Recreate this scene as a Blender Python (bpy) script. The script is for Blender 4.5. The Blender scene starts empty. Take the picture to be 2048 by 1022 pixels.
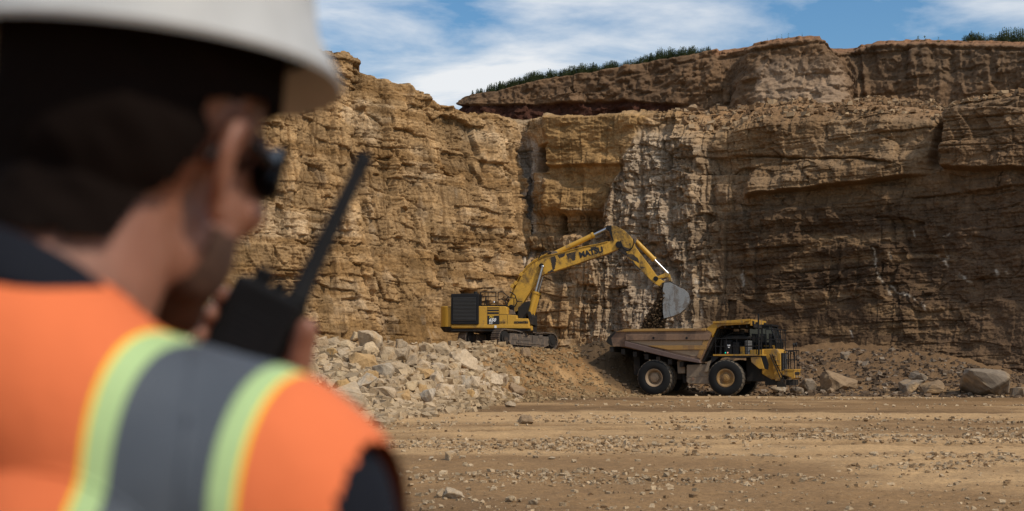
import bpy, bmesh, math, random
import numpy as np
from mathutils import Vector, Matrix
random.seed(7); RNG = np.random.default_rng(7)
R = math.radians
SC = bpy.context.scene
COL = SC.collection
# ------------------------------------------------------------------ camera, sky, sun, exposure
CAMZ = 1.63; PITCH = math.atan(225/2844.44); F = 2844.44
cd = bpy.data.cameras.new('camera'); cam = bpy.data.objects.new('camera', cd); COL.objects.link(cam)
cam.location = (0, 0, CAMZ); cam.rotation_euler = (R(90)+PITCH, 0, 0)
cd.lens = 50; cd.sensor_width = 36; cd.clip_end = 6000; cd.clip_start = 0.05
cd.dof.use_dof = True; cd.dof.focus_distance = 88; cd.dof.aperture_fstop = 4.4; cd.dof.aperture_blades = 9
SC.camera = cam
SUN_EL, SUN_AZ = R(46), R(130)      # azimuth clockwise from +Y: light from the right, a little behind the camera
sl = bpy.data.lights.new('sun', 'SUN'); sun = bpy.data.objects.new('sun', sl); COL.objects.link(sun)
sl.energy = 3.6; sl.angle = R(2.5); sl.color = (1, 0.90, 0.76)
sd = Vector((math.sin(SUN_AZ)*math.cos(SUN_EL), math.cos(SUN_AZ)*math.cos(SUN_EL), math.sin(SUN_EL)))
sun.rotation_euler = sd.to_track_quat('Z', 'Y').to_euler()
w = bpy.data.worlds.new('World'); SC.world = w; w.use_nodes = True
nt = w.node_tree; N = nt.nodes; L = nt.links
for n in list(N): N.remove(n)
out = N.new('ShaderNodeOutputWorld'); bg = N.new('ShaderNodeBackground'); bg.inputs[1].default_value = 0.09
sky = N.new('ShaderNodeTexSky'); sky.sky_type = 'NISHITA'; sky.sun_disc = False
sky.sun_elevation = SUN_EL; sky.sun_rotation = SUN_AZ; sky.air_density = 1.25; sky.dust_density = 0.3; sky.ozone_density = 4.5
tc = N.new('ShaderNodeTexCoord'); sp = N.new('ShaderNodeSeparateXYZ'); L.new(tc.outputs['Generated'], sp.inputs[0])
def wmath(op, a, b=None):
    m = N.new('ShaderNodeMath'); m.operation = op
    for i, v in enumerate((a, b)):
        if v is None: continue
        if isinstance(v, (int, float)): m.inputs[i].default_value = v
        else: L.new(v, m.inputs[i])
    return m.outputs[0]
zc = wmath('MAXIMUM', sp.outputs[2], 0.02); zc = wmath('ADD', zc, 0.10)
cx = wmath('DIVIDE', sp.outputs[0], zc); cy = wmath('DIVIDE', sp.outputs[1], zc)
cb = N.new('ShaderNodeCombineXYZ'); L.new(cx, cb.inputs[0]); L.new(cy, cb.inputs[1])
mp = N.new('ShaderNodeMapping'); mp.inputs['Rotation'].default_value = (0, 0, R(-24)); mp.inputs['Scale'].default_value = (1.5, 2.0, 1); mp.inputs['Location'].default_value = (3.1, 0.9, 0)
L.new(cb.outputs[0], mp.inputs[0])
nz = N.new('ShaderNodeTexNoise'); nz.inputs['Scale'].default_value = 1.0; nz.inputs['Detail'].default_value = 9; nz.inputs['Roughness'].default_value = 0.56; nz.inputs['Distortion'].default_value = 0.35
L.new(mp.outputs[0], nz.inputs['Vector'])
rp = N.new('ShaderNodeValToRGB'); rp.color_ramp.elements[0].position = 0.41; rp.color_ramp.elements[0].color = (0.06, 0.06, 0.06, 1); rp.color_ramp.elements[1].position = 0.63; rp.color_ramp.elements[1].color = (0.95, 0.95, 0.95, 1)
L.new(nz.outputs['Fac'], rp.inputs[0])
mx = N.new('ShaderNodeMix'); mx.data_type = 'RGBA'; L.new(rp.outputs[0], mx.inputs['Factor']); hs = N.new('ShaderNodeHueSaturation'); hs.inputs['Saturation'].default_value = 1.35; hs.inputs['Value'].default_value = 1.35; L.new(sky.outputs[0], hs.inputs['Color']); L.new(hs.outputs[0], mx.inputs['A']); mx.inputs['B'].default_value = (11.5, 11.7, 11.9, 1)
L.new(mx.outputs['Result'], bg.inputs[0]); L.new(bg.outputs[0], out.inputs[0])
SC.view_settings.view_transform = 'Standard'; SC.view_settings.look = 'None'; SC.view_settings.exposure = -0.25; SC.view_settings.gamma = 1

# ------------------------------------------------------------------ measuring from the photograph
CF = Vector((0, math.cos(PITCH), math.sin(PITCH))); CU = Vector((0, -math.sin(PITCH), math.cos(PITCH)))
CAM = Vector((0, 0, CAMZ))
def ray(px, py): return (CF*F + Vector((1, 0, 0))*(px-1024) + CU*(511-py)).normalized()
def at(px, py, Y):
    d = ray(px, py); return CAM + d*(Y/d.y)
def proj(x, y, z):
    zz = z-CAMZ; dep = y*math.cos(PITCH)+zz*math.sin(PITCH); up = -y*math.sin(PITCH)+zz*math.cos(PITCH)
    return 1024+F*x/dep, 511-F*up/dep
def zat(py, Y):      # height seen on row py at distance Y, near the middle columns
    d = ray(1024, py); return CAMZ+d.z*(Y/d.y)

# ------------------------------------------------------------------ tagging and mesh helpers
def tag(o, label=None, cat=None, group=None, kind=None):
    if label: o['label'] = label
    if cat: o['category'] = cat
    if group: o['group'] = group
    if kind: o['kind'] = kind
    return o
def empty(name, loc=(0, 0, 0), rz=0, parent=None):
    o = bpy.data.objects.new(name, None); COL.objects.link(o); o.location = loc; o.rotation_euler = (0, 0, rz); o.parent = parent
    return o
def npmesh(name, V, faces, mat, parent=None, smooth=True, cols=None):
    """V (n,3) array, faces (m,k) int array"""
    me = bpy.data.meshes.new(name); V = np.asarray(V, np.float32); faces = np.asarray(faces, np.int32)
    me.vertices.add(len(V)); me.vertices.foreach_set('co', V.ravel())
    k = faces.shape[1]; me.loops.add(faces.size); me.loops.foreach_set('vertex_index', faces.ravel())
    me.polygons.add(len(faces)); me.polygons.foreach_set('loop_start', np.arange(0, faces.size, k, dtype=np.int32))
    me.polygons.foreach_set('use_smooth', np.full(len(faces), smooth))
    me.update(calc_edges=True)
    if cols is not None:
        a = me.color_attributes.new('col', 'FLOAT_COLOR', 'POINT')
        c = np.ones((len(V), 4), np.float32); c[:, :3] = cols; a.data.foreach_set('color', c.ravel())
    me.materials.append(mat)
    o = bpy.data.objects.new(name, me); COL.objects.link(o); o.parent = parent
    return o
def gridfaces(nr, nc):
    i = np.arange(nr-1)[:, None]*nc + np.arange(nc-1)[None, :]
    return np.stack([i, i+1, i+nc+1, i+nc], -1).reshape(-1, 4)
class MB:
    def __init__(s): s.bm = bmesh.new()
    def box(s, c, size, rot=None):
        m = Matrix.Translation(c) @ ((rot.to_4x4() if rot else Matrix.Identity(4))) @ Matrix.Diagonal((*size, 1))
        bmesh.ops.create_cube(s.bm, size=1, matrix=m); return s
    def bb(s, x0, x1, y0, y1, z0, z1):
        return s.box(((x0+x1)/2, (y0+y1)/2, (z0+z1)/2), (abs(x1-x0), abs(y1-y0), abs(z1-z0)))
    def prism(s, pts, y0, y1, inset=None):
        """outline in x,z, pushed from y0 to y1"""
        a = [s.bm.verts.new((p[0], y0, p[1])) for p in pts]; b = [s.bm.verts.new((p[0], y1, p[1])) for p in pts]
        n = len(pts)
        try:
            s.bm.faces.new(a); s.bm.faces.new(b[::-1])
            for i in range(n): s.bm.faces.new((a[i], b[i], b[(i+1) % n], a[(i+1) % n]))
        except ValueError: pass
        return s
    def cyl(s, p0, p1, r0, r1=None, n=16):
        p0 = Vector(p0); p1 = Vector(p1); r1 = r0 if r1 is None else r1; d = p1-p0
        m = Matrix.Translation((p0+p1)/2) @ d.to_track_quat('Z', 'Y').to_matrix().to_4x4()
        bmesh.ops.create_cone(s.bm, cap_ends=True, segments=n, radius1=r0, radius2=r1, depth=d.length, matrix=m); return s
    def ball(s, c, r, rad=(1, 1, 1), rot=None, sub=2):
        m = Matrix.Translation(c) @ (rot.to_4x4() if rot else Matrix.Identity(4)) @ Matrix.Diagonal((r*rad[0], r*rad[1], r*rad[2], 1))
        bmesh.ops.create_icosphere(s.bm, subdivisions=sub, radius=1, matrix=m); return s
    def cap(s, p0, p1, r0, r1=None, sub=2):
        r1 = r0 if r1 is None else r1
        s.cyl(p0, p1, r0, r1, 20); s.ball(p0, r0, sub=sub); s.ball(p1, r1, sub=sub); return s
    def tube(s, pts, r, n=8):
        pts = [Vector(p) for p in pts]; rings = []
        for i, p in enumerate(pts):
            d = (pts[min(i+1, len(pts)-1)]-pts[max(i-1, 0)]).normalized()
            a = d.cross(Vector((0.13, 1, 0.21))).normalized(); b = d.cross(a)
            rings.append([s.bm.verts.new(p+(a*math.cos(2*math.pi*k/n)+b*math.sin(2*math.pi*k/n))*r) for k in range(n)])
        for i in range(len(rings)-1):
            for k in range(n): s.bm.faces.new((rings[i][k], rings[i][(k+1) % n], rings[i+1][(k+1) % n], rings[i+1][k]))
        s.bm.faces.new(rings[0]); s.bm.faces.new(rings[-1][::-1]); return s
    def rails(s, segs, r, n=6):
        for a, b in segs: s.cyl(a, b, r, n=n)
        return s
    def lathe(s, prof, c, n=48, fn=None, close=True):
        """profile (radius, y) about an axis along y through c"""
        rings = []
        for k in range(n):
            t = 2*math.pi*k/n
            ring = []
            for j, (r, y) in enumerate(prof):
                rr = r*(fn(k, j, y) if fn else 1)
                ring.append(s.bm.verts.new((c[0]+rr*math.cos(t), c[1]+y, c[2]+rr*math.sin(t))))
            rings.append(ring)
        for k in range(n):
            a = rings[k]; b = rings[(k+1) % n]
            for j in range(len(prof)-1): s.bm.faces.new((a[j], a[j+1], b[j+1], b[j]))
        if close:
            for j in (0, len(prof)-1):
                if prof[j][0] > 1e-4:
                    try: s.bm.faces.new([rings[k][j] for k in range(n)])
                    except ValueError: pass
        return s
    def build(s, name, mat, parent=None, smooth=False, bevel=0, matrix=None, auto=True):
        bmesh.ops.recalc_face_normals(s.bm, faces=s.bm.faces)
        me = bpy.data.meshes.new(name); s.bm.to_mesh(me); s.bm.free()
        me.materials.append(mat)
        if smooth:
            me.polygons.foreach_set('use_smooth', np.full(len(me.polygons), True))
            if auto:
                try: me.set_sharp_from_angle(angle=R(38))
                except Exception: pass
        o = bpy.data.objects.new(name, me); COL.objects.link(o); o.parent = parent
        if matrix is not None: o.matrix_local = matrix
        if bevel:
            m = o.modifiers.new('bevel', 'BEVEL'); m.width = bevel; m.segments = 2; m.limit_method = 'ANGLE'; m.angle_limit = R(40)
        return o

# ------------------------------------------------------------------ numeric noise
def hsh(i, j=0, seed=0):
    with np.errstate(over='ignore'):
        n = np.asarray(i).astype(np.int64).astype(np.uint32)*np.uint32(374761393) + np.asarray(j).astype(np.int64).astype(np.uint32)*np.uint32(668265263) + np.uint32((seed*2654435761) & 0xffffffff)
        n = (n ^ (n >> np.uint32(13)))*np.uint32(1274126177); n = n ^ (n >> np.uint32(16))
        n = n*np.uint32(2246822519); n = n ^ (n >> np.uint32(15))
    return n.astype(np.float64)/4294967296.0
def vn(x, y, seed=0):
    x, y = np.broadcast_arrays(np.asarray(x, float), np.asarray(y, float))
    xi = np.floor(x); yi = np.floor(y); fx = x-xi; fy = y-yi
    sx = fx*fx*(3-2*fx); sy = fy*fy*(3-2*fy)
    a = hsh(xi, yi, seed); b = hsh(xi+1, yi, seed); c = hsh(xi, yi+1, seed); d = hsh(xi+1, yi+1, seed)
    return ((a*(1-sx)+b*sx)*(1-sy)+(c*(1-sx)+d*sx)*sy)*2-1
def fbm(x, y, seed=0, oct=4, gain=0.5, lac=2.03):
    s = 0; a = 1; t = 0
    for o in range(oct):
        s = s+a*vn(x, y, seed+o*17); t += a; a *= gain; x = np.asarray(x)*lac+3.7; y = np.asarray(y)*lac+1.9
    return s/t
def sst(a, b, x):
    t = np.clip((np.asarray(x, float)-a)/(b-a), 0, 1); return t*t*(3-2*t)
def interp(x, tab): return np.interp(x, [t[0] for t in tab], [t[1] for t in tab])
def mixc(a, b, t): return a*(1-t[..., None])+np.asarray(b)*t[..., None]

# ------------------------------------------------------------------ materials
def nodes(name):
    m = bpy.data.materials.new(name); m.use_nodes = True; t = m.node_tree
    return m, t, t.nodes, t.links, t.nodes['Principled BSDF']
def noise_node(N, L, vec, scale, detail=5, rough=0.6, dist=0):
    n = N.new('ShaderNodeTexNoise'); n.inputs['Scale'].default_value = scale; n.inputs['Detail'].default_value = detail; n.inputs['Roughness'].default_value = rough; n.inputs['Distortion'].default_value = dist
    L.new(vec, n.inputs['Vector']); return n.outputs['Fac']
def ramp(N, L, fac, stops):
    r = N.new('ShaderNodeValToRGB'); e = r.color_ramp.elements
    while len(e) < len(stops): e.new(0.5)
    for i, (p, c) in enumerate(stops):
        e[i].position = p; e[i].color = (*c, 1) if len(c) == 3 else c
    L.new(fac, r.inputs[0]); return r.outputs[0]
def mixn(N, L, typ, fac, a, b):
    m = N.new('ShaderNodeMix'); m.data_type = 'RGBA'; m.blend_type = typ
    for k, v in (('Factor', fac), ('A', a), ('B', b)):
        if isinstance(v, (int, float)): m.inputs[k].default_value = v
        elif isinstance(v, tuple): m.inputs[k].default_value = (*v, 1)
        else: L.new(v, m.inputs[k])
    return m.outputs['Result']
def bumpn(N, L, h, strength, dist, prev=None):
    b = N.new('ShaderNodeBump'); b.inputs['Strength'].default_value = strength; b.inputs['Distance'].default_value = dist
    L.new(h, b.inputs['Height'])
    if prev is not None: L.new(prev, b.inputs['Normal'])
    return b.outputs[0]
def g3(v): return (v, v, v)
def earth(name, scale=1.0, lo=0.72, hi=1.28, bd=0.05, fine=9.0, rough=0.95, streak=False):
    """vertex colour broken up by noise at two sizes, with a rough bump"""
    m, t, N, L, B = nodes(name)
    tc = N.new('ShaderNodeTexCoord'); v = tc.outputs['Object']
    at_ = N.new('ShaderNodeAttribute'); at_.attribute_name = 'col'
    n1 = noise_node(N, L, v, 0.9*scale, 8, 0.65, 0.3); n2 = noise_node(N, L, v, fine*scale, 7, 0.7)
    c = mixn(N, L, 'MULTIPLY', 1.0, at_.outputs['Color'], ramp(N, L, n1, [(0.3, (lo, lo, lo)), (0.7, (hi, hi, hi*0.97))]))
    c = mixn(N, L, 'MULTIPLY', 1.0, c, ramp(N, L, n2, [(0.28, g3(0.62)), (0.5, g3(1.0)), (0.74, g3(1.36))]))
    n3 = noise_node(N, L, v, fine*scale*3.3, 5, 0.75)
    c = mixn(N, L, 'MULTIPLY', 1.0, c, ramp(N, L, n3, [(0.3, g3(0.75)), (0.7, g3(1.25))]))
    L.new(c, B.inputs['Base Color']); B.inputs['Roughness'].default_value = rough; B.inputs['Specular IOR Level'].default_value = 0.15
    bp = bumpn(N, L, n2, 1.0, bd); bp = bumpn(N, L, n3, 0.8, bd*0.35, bp); L.new(bp, B.inputs['Normal'])
    return m
def paint(name, col, rough=0.45, dirt=(0.10, 0.07, 0.045), amount=0.35, scale=1.3, metal=0.0, spec=0.4, coords='Object', var=0.12):
    """worn paint: patches of caked dirt, fine scuffs, slight tone changes"""
    m, t, N, L, B = nodes(name)
    tc = N.new('ShaderNodeTexCoord'); v = tc.outputs[coords]
    mp = N.new('ShaderNodeMapping'); mp.inputs['Scale'].default_value = (1, 1, 0.6); L.new(v, mp.inputs[0]); v2 = mp.outputs[0]
    n1 = noise_node(N, L, v2, scale, 8, 0.68, 0.4); n2 = noise_node(N, L, v, scale*9, 6, 0.7)
    base = mixn(N, L, 'MULTIPLY', 1.0, tuple(col), ramp(N, L, n2, [(0.3, g3(1-var)), (0.7, g3(1+var))]))
    lo = 0.72-amount*0.42
    f = ramp(N, L, n1, [(lo, g3(0)), (lo+0.09, g3(0.92))])
    f2 = ramp(N, L, n2, [(0.35, g3(0.35)), (0.6, g3(1.0))])
    f = mixn(N, L, 'MULTIPLY', 1.0, f, f2)
    c = mixn(N, L, 'MIX', f, base, tuple(dirt))
    L.new(c, B.inputs['Base Color']); B.inputs['Metallic'].default_value = metal; B.inputs['Specular IOR Level'].default_value = spec
    r = N.new('ShaderNodeMapRange'); r.inputs['To Min'].default_value = rough; r.inputs['To Max'].default_value = 0.9
    L.new(f, r.inputs['Value']); L.new(r.outputs[0], B.inputs['Roughness'])
    L.new(bumpn(N, L, n2, 0.25, 0.01), B.inputs['Normal'])
    return m
def plain(name, col, rough=0.6, metal=0, spec=0.4, em=None):
    m, t, N, L, B = nodes(name)
    tc = N.new('ShaderNodeTexCoord'); n = noise_node(N, L, tc.outputs['Object'], 14, 5, 0.6)
    c = mixn(N, L, 'MULTIPLY', 1.0, tuple(col), ramp(N, L, n, [(0.3, g3(0.86)), (0.7, g3(1.14))]))
    L.new(c, B.inputs['Base Color']); B.inputs['Roughness'].default_value = rough; B.inputs['Metallic'].default_value = metal; B.inputs['Specular IOR Level'].default_value = spec
    if em: B.inputs['Emission Color'].default_value = (*col, 1); B.inputs['Emission Strength'].default_value = em
    return m
M = {}
M['cliff'] = earth('layered_rock', 1.0, 0.7, 1.28, 0.07, 5.5)
M['clay'] = earth('clay_soil', 0.8, 0.78, 1.2, 0.06, 4.0)
M['ground'] = earth('quarry_dust', 0.5, 0.82, 1.16, 0.016, 26.0)
M['yellow'] = paint('yellow_paint', (0.52, 0.29, 0.035), 0.5, dirt=(0.16, 0.105, 0.06), amount=0.36)
M['yellow_boom'] = paint('greasy_yellow_paint', (0.55, 0.305, 0.035), 0.45, dirt=(0.06, 0.042, 0.026), amount=0.58, scale=0.75)
M['yellow_truck'] = paint('dusty_yellow_paint', (0.42, 0.23, 0.03), 0.6, dirt=(0.15, 0.10, 0.06), amount=0.50)
M['tray'] = paint('rusty_tray_steel', (0.225, 0.14, 0.088), 0.7, dirt=(0.095, 0.064, 0.05), amount=0.5, scale=0.8)
M['tray_pale'] = paint('bare_dusty_steel', (0.32, 0.235, 0.155), 0.75, dirt=(0.18, 0.115, 0.07), amount=0.35)
M['tray_yellow'] = paint('worn_yellow_steel', (0.34, 0.195, 0.06), 0.65, dirt=(0.17, 0.105, 0.065), amount=0.5)
M['black'] = paint('black_paint', (0.012, 0.012, 0.013), 0.55, dirt=(0.05, 0.037, 0.027), amount=0.25, spec=0.2)
M['dark'] = paint('dark_steel', (0.022, 0.02, 0.018), 0.65, dirt=(0.08, 0.057, 0.04), amount=0.45, spec=0.2)
M['muddy'] = paint('muddy_steel', (0.13, 0.10, 0.078), 0.8, dirt=(0.23, 0.165, 0.105), amount=0.5, scale=2.5)
M['tank'] = paint('dusty_tank_paint', (0.20, 0.155, 0.11), 0.75, dirt=(0.27, 0.2, 0.13), amount=0.5)
M['chrome'] = plain('chromed_rod', (0.50, 0.51, 0.53), 0.32, 1.0)
M['bucket'] = paint('worn_bucket_steel', (0.25, 0.25, 0.245), 0.45, dirt=(0.13, 0.10, 0.075), amount=0.52, scale=2.2, metal=0.3, var=0.3)
M['tyre'] = paint('rubber', (0.016, 0.016, 0.016), 0.75, dirt=(0.06, 0.047, 0.035), amount=0.12, scale=2.0, spec=0.15)
M['tread'] = paint('dusty_tread', (0.10, 0.083, 0.062), 0.9, dirt=(0.17, 0.13, 0.09), amount=0.5, scale=3)
M['track_steel'] = paint('caked_track_steel', (0.09, 0.072, 0.057), 0.8, dirt=(0.21, 0.15, 0.10), amount=0.5, scale=3.5, var=0.3)
M['rim'] = paint('dusty_rim', (0.28, 0.20, 0.125), 0.7, dirt=(0.20, 0.14, 0.09), amount=0.4, scale=2)
M['rim_yellow'] = paint('dusty_yellow_rim', (0.27, 0.155, 0.05), 0.7, dirt=(0.18, 0.12, 0.07), amount=0.6, scale=2)
M['glass'] = plain('tinted_glass', (0.02, 0.024, 0.026), 0.06, 0, 0.8)
M['white'] = plain('white_decal', (0.8, 0.8, 0.78), 0.5)
M['decal_black'] = plain('black_decal', (0.012, 0.013, 0.016), 0.45)
M['decal_yellow'] = plain('yellow_decal', (0.75, 0.5, 0.03), 0.5)
M['shade_yellow'] = M['yellow']
M['soil'] = earth('dark_soil', 2.0, 0.8, 1.2, 0.05, 6)
def txt(body, size, parent, x, y, z, mat, name='lettering', shear=0.0, bold=0.0, sx=1.0, rot=None):
    cu = bpy.data.curves.new('lettering', 'FONT'); cu.body = body; cu.size = size; cu.extrude = 0.006; cu.shear = shear; cu.offset = bold; cu.align_x = 'LEFT'; cu.resolution_u = 3
    o = bpy.data.objects.new('t', cu); COL.objects.link(o)
    bpy.context.view_layer.update()
    me = bpy.data.meshes.new_from_object(o.evaluated_get(bpy.context.evaluated_depsgraph_get()))
    bpy.data.objects.remove(o); bpy.data.curves.remove(cu)
    me.materials.clear(); me.materials.append(mat); me.name = name
    o = bpy.data.objects.new(name, me); COL.objects.link(o); o.parent = parent
    o.matrix_local = (rot if rot else Matrix.Identity(4)).copy() if False else Matrix.Translation((x, y, z)) @ (rot if rot else Matrix.Rotation(R(90), 4, 'X')) @ Matrix.Diagonal((sx, 1, 1, 1))
    return o
# ------------------------------------------------------------------ the quarry floor
FOOT = [(-60, 34), (-20, 36), (-9, 39), (-4.7, 43), (-2, 55), (0.6, 71), (4, 78), (7.4, 82.5), (9, 86), (12, 100)]
CREST = [(-60, 56), (-20, 58), (-8, 65), (-3, 72), (0, 83), (4, 90), (8, 93), (12, 108)]
CH = [(-60, 7), (-20, 5.6), (-12, 3.3), (-8.5, 2.8), (-6, 2.75), (3.2, 2.72), (5.0, 2.2), (7, 1.2), (9.5, 0.25), (11, 0)]
def H(x, y, detail=True):
    x = np.asarray(x, float); y = np.asarray(y, float)
    wob = 1.2*fbm(x*0.22, y*0.22, 5, 3)
    f = interp(x, FOOT)+wob; c = interp(x, CREST)+wob
    t = np.clip((y-f)/(c-f), 0, 1); h = interp(x, CH)*(0.25*t+0.75*sst(0, 1, t))
    # talus against the left wall
    h = h+3.2*sst(-13, -22, x)*sst(72, 90, y)
    # scree at the foot of the right wall
    base = 113-0.52*(x-6)
    tx = sst(8, 13, x)
    s = np.clip((y-(base-23+2.0*fbm(x*0.15, 0.5, 9, 3)))/17, 0, 1)
    h = h+tx*((2.9-1.5*sst(24, 33, x)+0.9*fbm(x*0.23, 0.3, 35, 3))*s**1.35+0.5*s*fbm(x*0.5, y*0.5, 31, 3))
    # dark soil heap behind the tail of the truck
    h = h+2.0*np.exp(-(((x-7.6)/2.6)**2+((y-88.5)/2.6)**2)**1.2)+0.9*np.exp(-(((x-5.2)/1.9)**2+((y-87)/2.3)**2))
    if detail:
        rough = np.clip(h/1.2, 0, 1)
        h = h+rough*(0.34*fbm(x*0.7, y*0.7, 41, 5)+0.16*np.abs(fbm(x*2.9, y*2.9, 45, 3)))
        h = h-0.42*np.exp(-(((x-1.2)/4.6)**2+((y-94)/5.0)**2)**2)
        flat = 1-rough
        h = h+flat*(0.10*fbm(x*0.10, y*0.13, 51, 3)+0.045*fbm(x*0.7, y*0.9, 52, 4)+0.035*fbm(x*2.6, y*2.6, 53, 4))*sst(6, 14, y)*sst(1.0, 4.0, np.abs(y-84)+np.clip(4-x, 0, 9)*2)
    return h
RUTS = [(-30, -60, 96), (34, 160, 106), (-2, -190, 232), (60, 130, 84), (20, 300, 268), (-40, 150, 118), (8, -110, 138)]
def ruts(x, y):
    s_ = 0*x
    for a, b_, r_ in RUTS:
        dd_ = np.hypot(x-a, y-b_)-r_+1.2*vn(x*0.03, y*0.03, a+50)
        for o_ in (-1.95, -1.3, 1.3, 1.95): s_ = np.maximum(s_, np.exp(-((dd_-o_)/0.26)**2)*sst(-0.3, 0.25, vn(x*0.08+a, y*0.08, 7)))
    return s_
YR = np.concatenate([np.arange(-60, 12, 3.0), [12.0, 12.8, 13.4], 13.9*np.exp(np.arange(0, 660)*0.0034), [140, 150, 170, 210, 300, 500, 900, 1600, 3000]])
TR = np.concatenate([[-30, -14, -7, -4, -2.2, -1.4, -1, -0.8, -0.66, -0.56], np.linspace(-0.48, 0.44, 980), [0.52, 0.62, 0.75, 1, 1.4, 2.2, 4, 7, 14, 30]])
YY, TT = np.meshgrid(YR, TR, indexing='ij')
XX = TT*np.maximum(YY, 13.9); ZZ = H(XX, YY)*sst(135, 118, YY)
RU = ruts(XX, YY)*(ZZ < 0.35)*sst(14, 20, YY); ZZ = ZZ-0.085*RU*(1+0.3*np.sin(np.hypot(XX, YY)*14))
c = np.ones(XX.shape+(3,))*np.array((0.235, 0.152, 0.083))
st = fbm(XX*0.075+0.9*fbm(XX*0.05, YY*0.06, 3), YY*0.12+0.8*fbm(XX*0.06, YY*0.05, 7), 61, 6)      # wheel swept streaks across the floor
c = mixc(c, (0.125, 0.077, 0.041), 0.9*sst(-0.05, 0.32, st))
c = mixc(c, (0.42, 0.29, 0.168), 0.9*sst(0.0, 0.30, fbm(XX*0.07+0.8*fbm(XX*0.04, YY*0.05, 8), YY*0.10, 77, 6)))
c = mixc(c, (0.40, 0.28, 0.165), 0.7*np.exp(-((YY-79-0.0*XX)/4)**2)*sst(5, 9, XX))
c = mixc(c, (0.17, 0.105, 0.052), 0.8*sst(-0.05, 0.35, fbm(XX*0.06, YY*0.28, 79, 5))*sst(6, 20, XX)*sst(45, 60, YY))
c = mixc(c, (0.13, 0.08, 0.042), 0.75*RU)
hh = np.clip(ZZ/0.8, 0, 1)
dirt = mixc(np.ones(XX.shape+(3,))*np.array((0.22, 0.13, 0.06)), (0.33, 0.215, 0.115), sst(-0.1, 0.4, fbm(XX*0.7, YY*0.7, 81, 4)))
dirt = mixc(dirt, (0.29, 0.205, 0.125), sst(-1, -5, XX)*0.8); dirt = mixc(dirt, (0.21, 0.125, 0.055), sst(70, 80, YY)*sst(0, -4, XX))
dirt = mixc(dirt, (0.085, 0.058, 0.036), sst(1.2, 0.85, ((XX-7.4)/3.3)**2+((YY-87.6)/4.2)**2))
dirt = mixc(dirt, (0.145, 0.095, 0.058), sst(9, 15, XX)*0.92)
c = c*(1-hh[..., None])+dirt*hh[..., None]
c = c*np.array((1.06, 0.98, 0.84))
g = npmesh('ground', np.stack([XX, YY, ZZ], -1).reshape(-1, 3), gridfaces(*XX.shape), M['ground'], cols=c.reshape(-1, 3))
tag(g, 'packed tan dirt floor of the quarry', None, kind='structure')

# ------------------------------------------------------------------ the lower rock face
def path(tab, step):
    P = np.array([[(p-1024)/F*Y, Y] for p, Y in tab]); d = np.r_[0, np.cumsum(np.hypot(*np.diff(P, axis=0).T))]
    n = int(d[-1]/0.5); s = np.linspace(0, d[-1], n); X = np.interp(s, d, P[:, 0]); Yv = np.interp(s, d, P[:, 1])
    k = np.array([1, 2, 3, 2, 1.])/9
    for _ in range(2):
        X[2:-2] = np.convolve(X, k, 'valid'); Yv[2:-2] = np.convolve(Yv, k, 'valid')
    s2 = [0.0]
    while s2[-1] < d[-1]:
        x = np.interp(s2[-1], s, X); y = np.interp(s2[-1], s, Yv); p = 1024+F*x/y
        s2.append(s2[-1]+(step if 380 < p < 2120 else 0.35))
    s2 = np.array(s2); x = np.interp(s2, s, X); y = np.interp(s2, s, Yv)
    tx = np.interp(s2, s, np.gradient(X, s)); ty = np.interp(s2, s, np.gradient(Yv, s)); l = np.hypot(tx, ty)
    return s2, x, y, ty/l, -tx/l          # normal points into the pit
LOW = [(-1500, 52), (-900, 60), (0, 82), (400, 93), (640, 100), (800, 105.5), (930, 110.5), (1010, 115), (1045, 117.5), (1090, 115.6), (1250, 113.5), (1400, 110.5), (1600, 106), (1800, 102), (2048, 97), (2400, 90), (3100, 78)]
LTOP = [(-1500, 60), (0, 70), (400, 78), (560, 96), (640, 98), (690, 99), (728, 112), (736, 128), (770, 148), (800, 163), (850, 186), (862, 198), (905, 212), (935, 222), (1000, 230), (1050, 236), (1100, 227), (1150, 234), (1300, 224), (1400, 221), (1500, 206), (1560, 196), (1620, 190), (1700, 190), (1760, 194), (1800, 198), (1900, 208), (1960, 196), (2048, 184), (3100, 160)]
s, x0, y0, nx, ny = path(LOW, 0.048)
p0 = 1024+F*x0/y0
rayz = np.vectorize(lambda p, q, Y: (lambda d: CAMZ+d.z*(Y/d.y))(ray(p, q)))
T = rayz(p0, interp(p0, LTOP), y0)+0.16*fbm(s*0.5, 0, 11, 4)+0.13*(np.round(1.5*fbm(s*0.9, 3, 12, 3))/1.5)
NV = 500
tv = np.linspace(0, 1, NV)[:, None]
U = np.broadcast_to(s, (NV, len(s))); Z = -0.6+(T[None, :]+0.6)*tv
PX = np.broadcast_to(p0, Z.shape); _, PY = proj(np.broadcast_to(x0, Z.shape), np.broadcast_to(y0, Z.shape), Z)
def blocks(u, z, bh, bw, seed, wz=0.25, wu=0.15):
    zz = z+wz*bh*1.6*fbm(u/(bw*2.5), z/(bh*4), seed+1, 3); zz = zz/bh; zz = zz+0.33*np.sin(zz*2.1+seed)
    k = np.floor(zz); fz = zz-k
    wid = bw*(0.55+1.0*hsh(k, 7, seed)); uu = (u+wu*bw*2*fbm(z/(bh*1.2), u/(bw*4), seed+2, 3))/wid+hsh(k, 3, seed)*9.7
    uu = uu+0.3*np.sin(uu*2.3+k*1.7); j = np.floor(uu); fu = uu-j
    h = hsh(k, j, seed+5); e = np.minimum(np.minimum(fz, 1-fz)*bh, np.minimum(fu, 1-fu)*wid)
    h = h-0.5; h = np.sign(h)*np.abs(2*h)**2.4*0.62+(hsh(k, j, seed+6)-0.5)*(fu-0.5)*0.5+(hsh(k, j, seed+8)-0.5)*(fz-0.5)*0.35
    return h, e, fz
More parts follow.
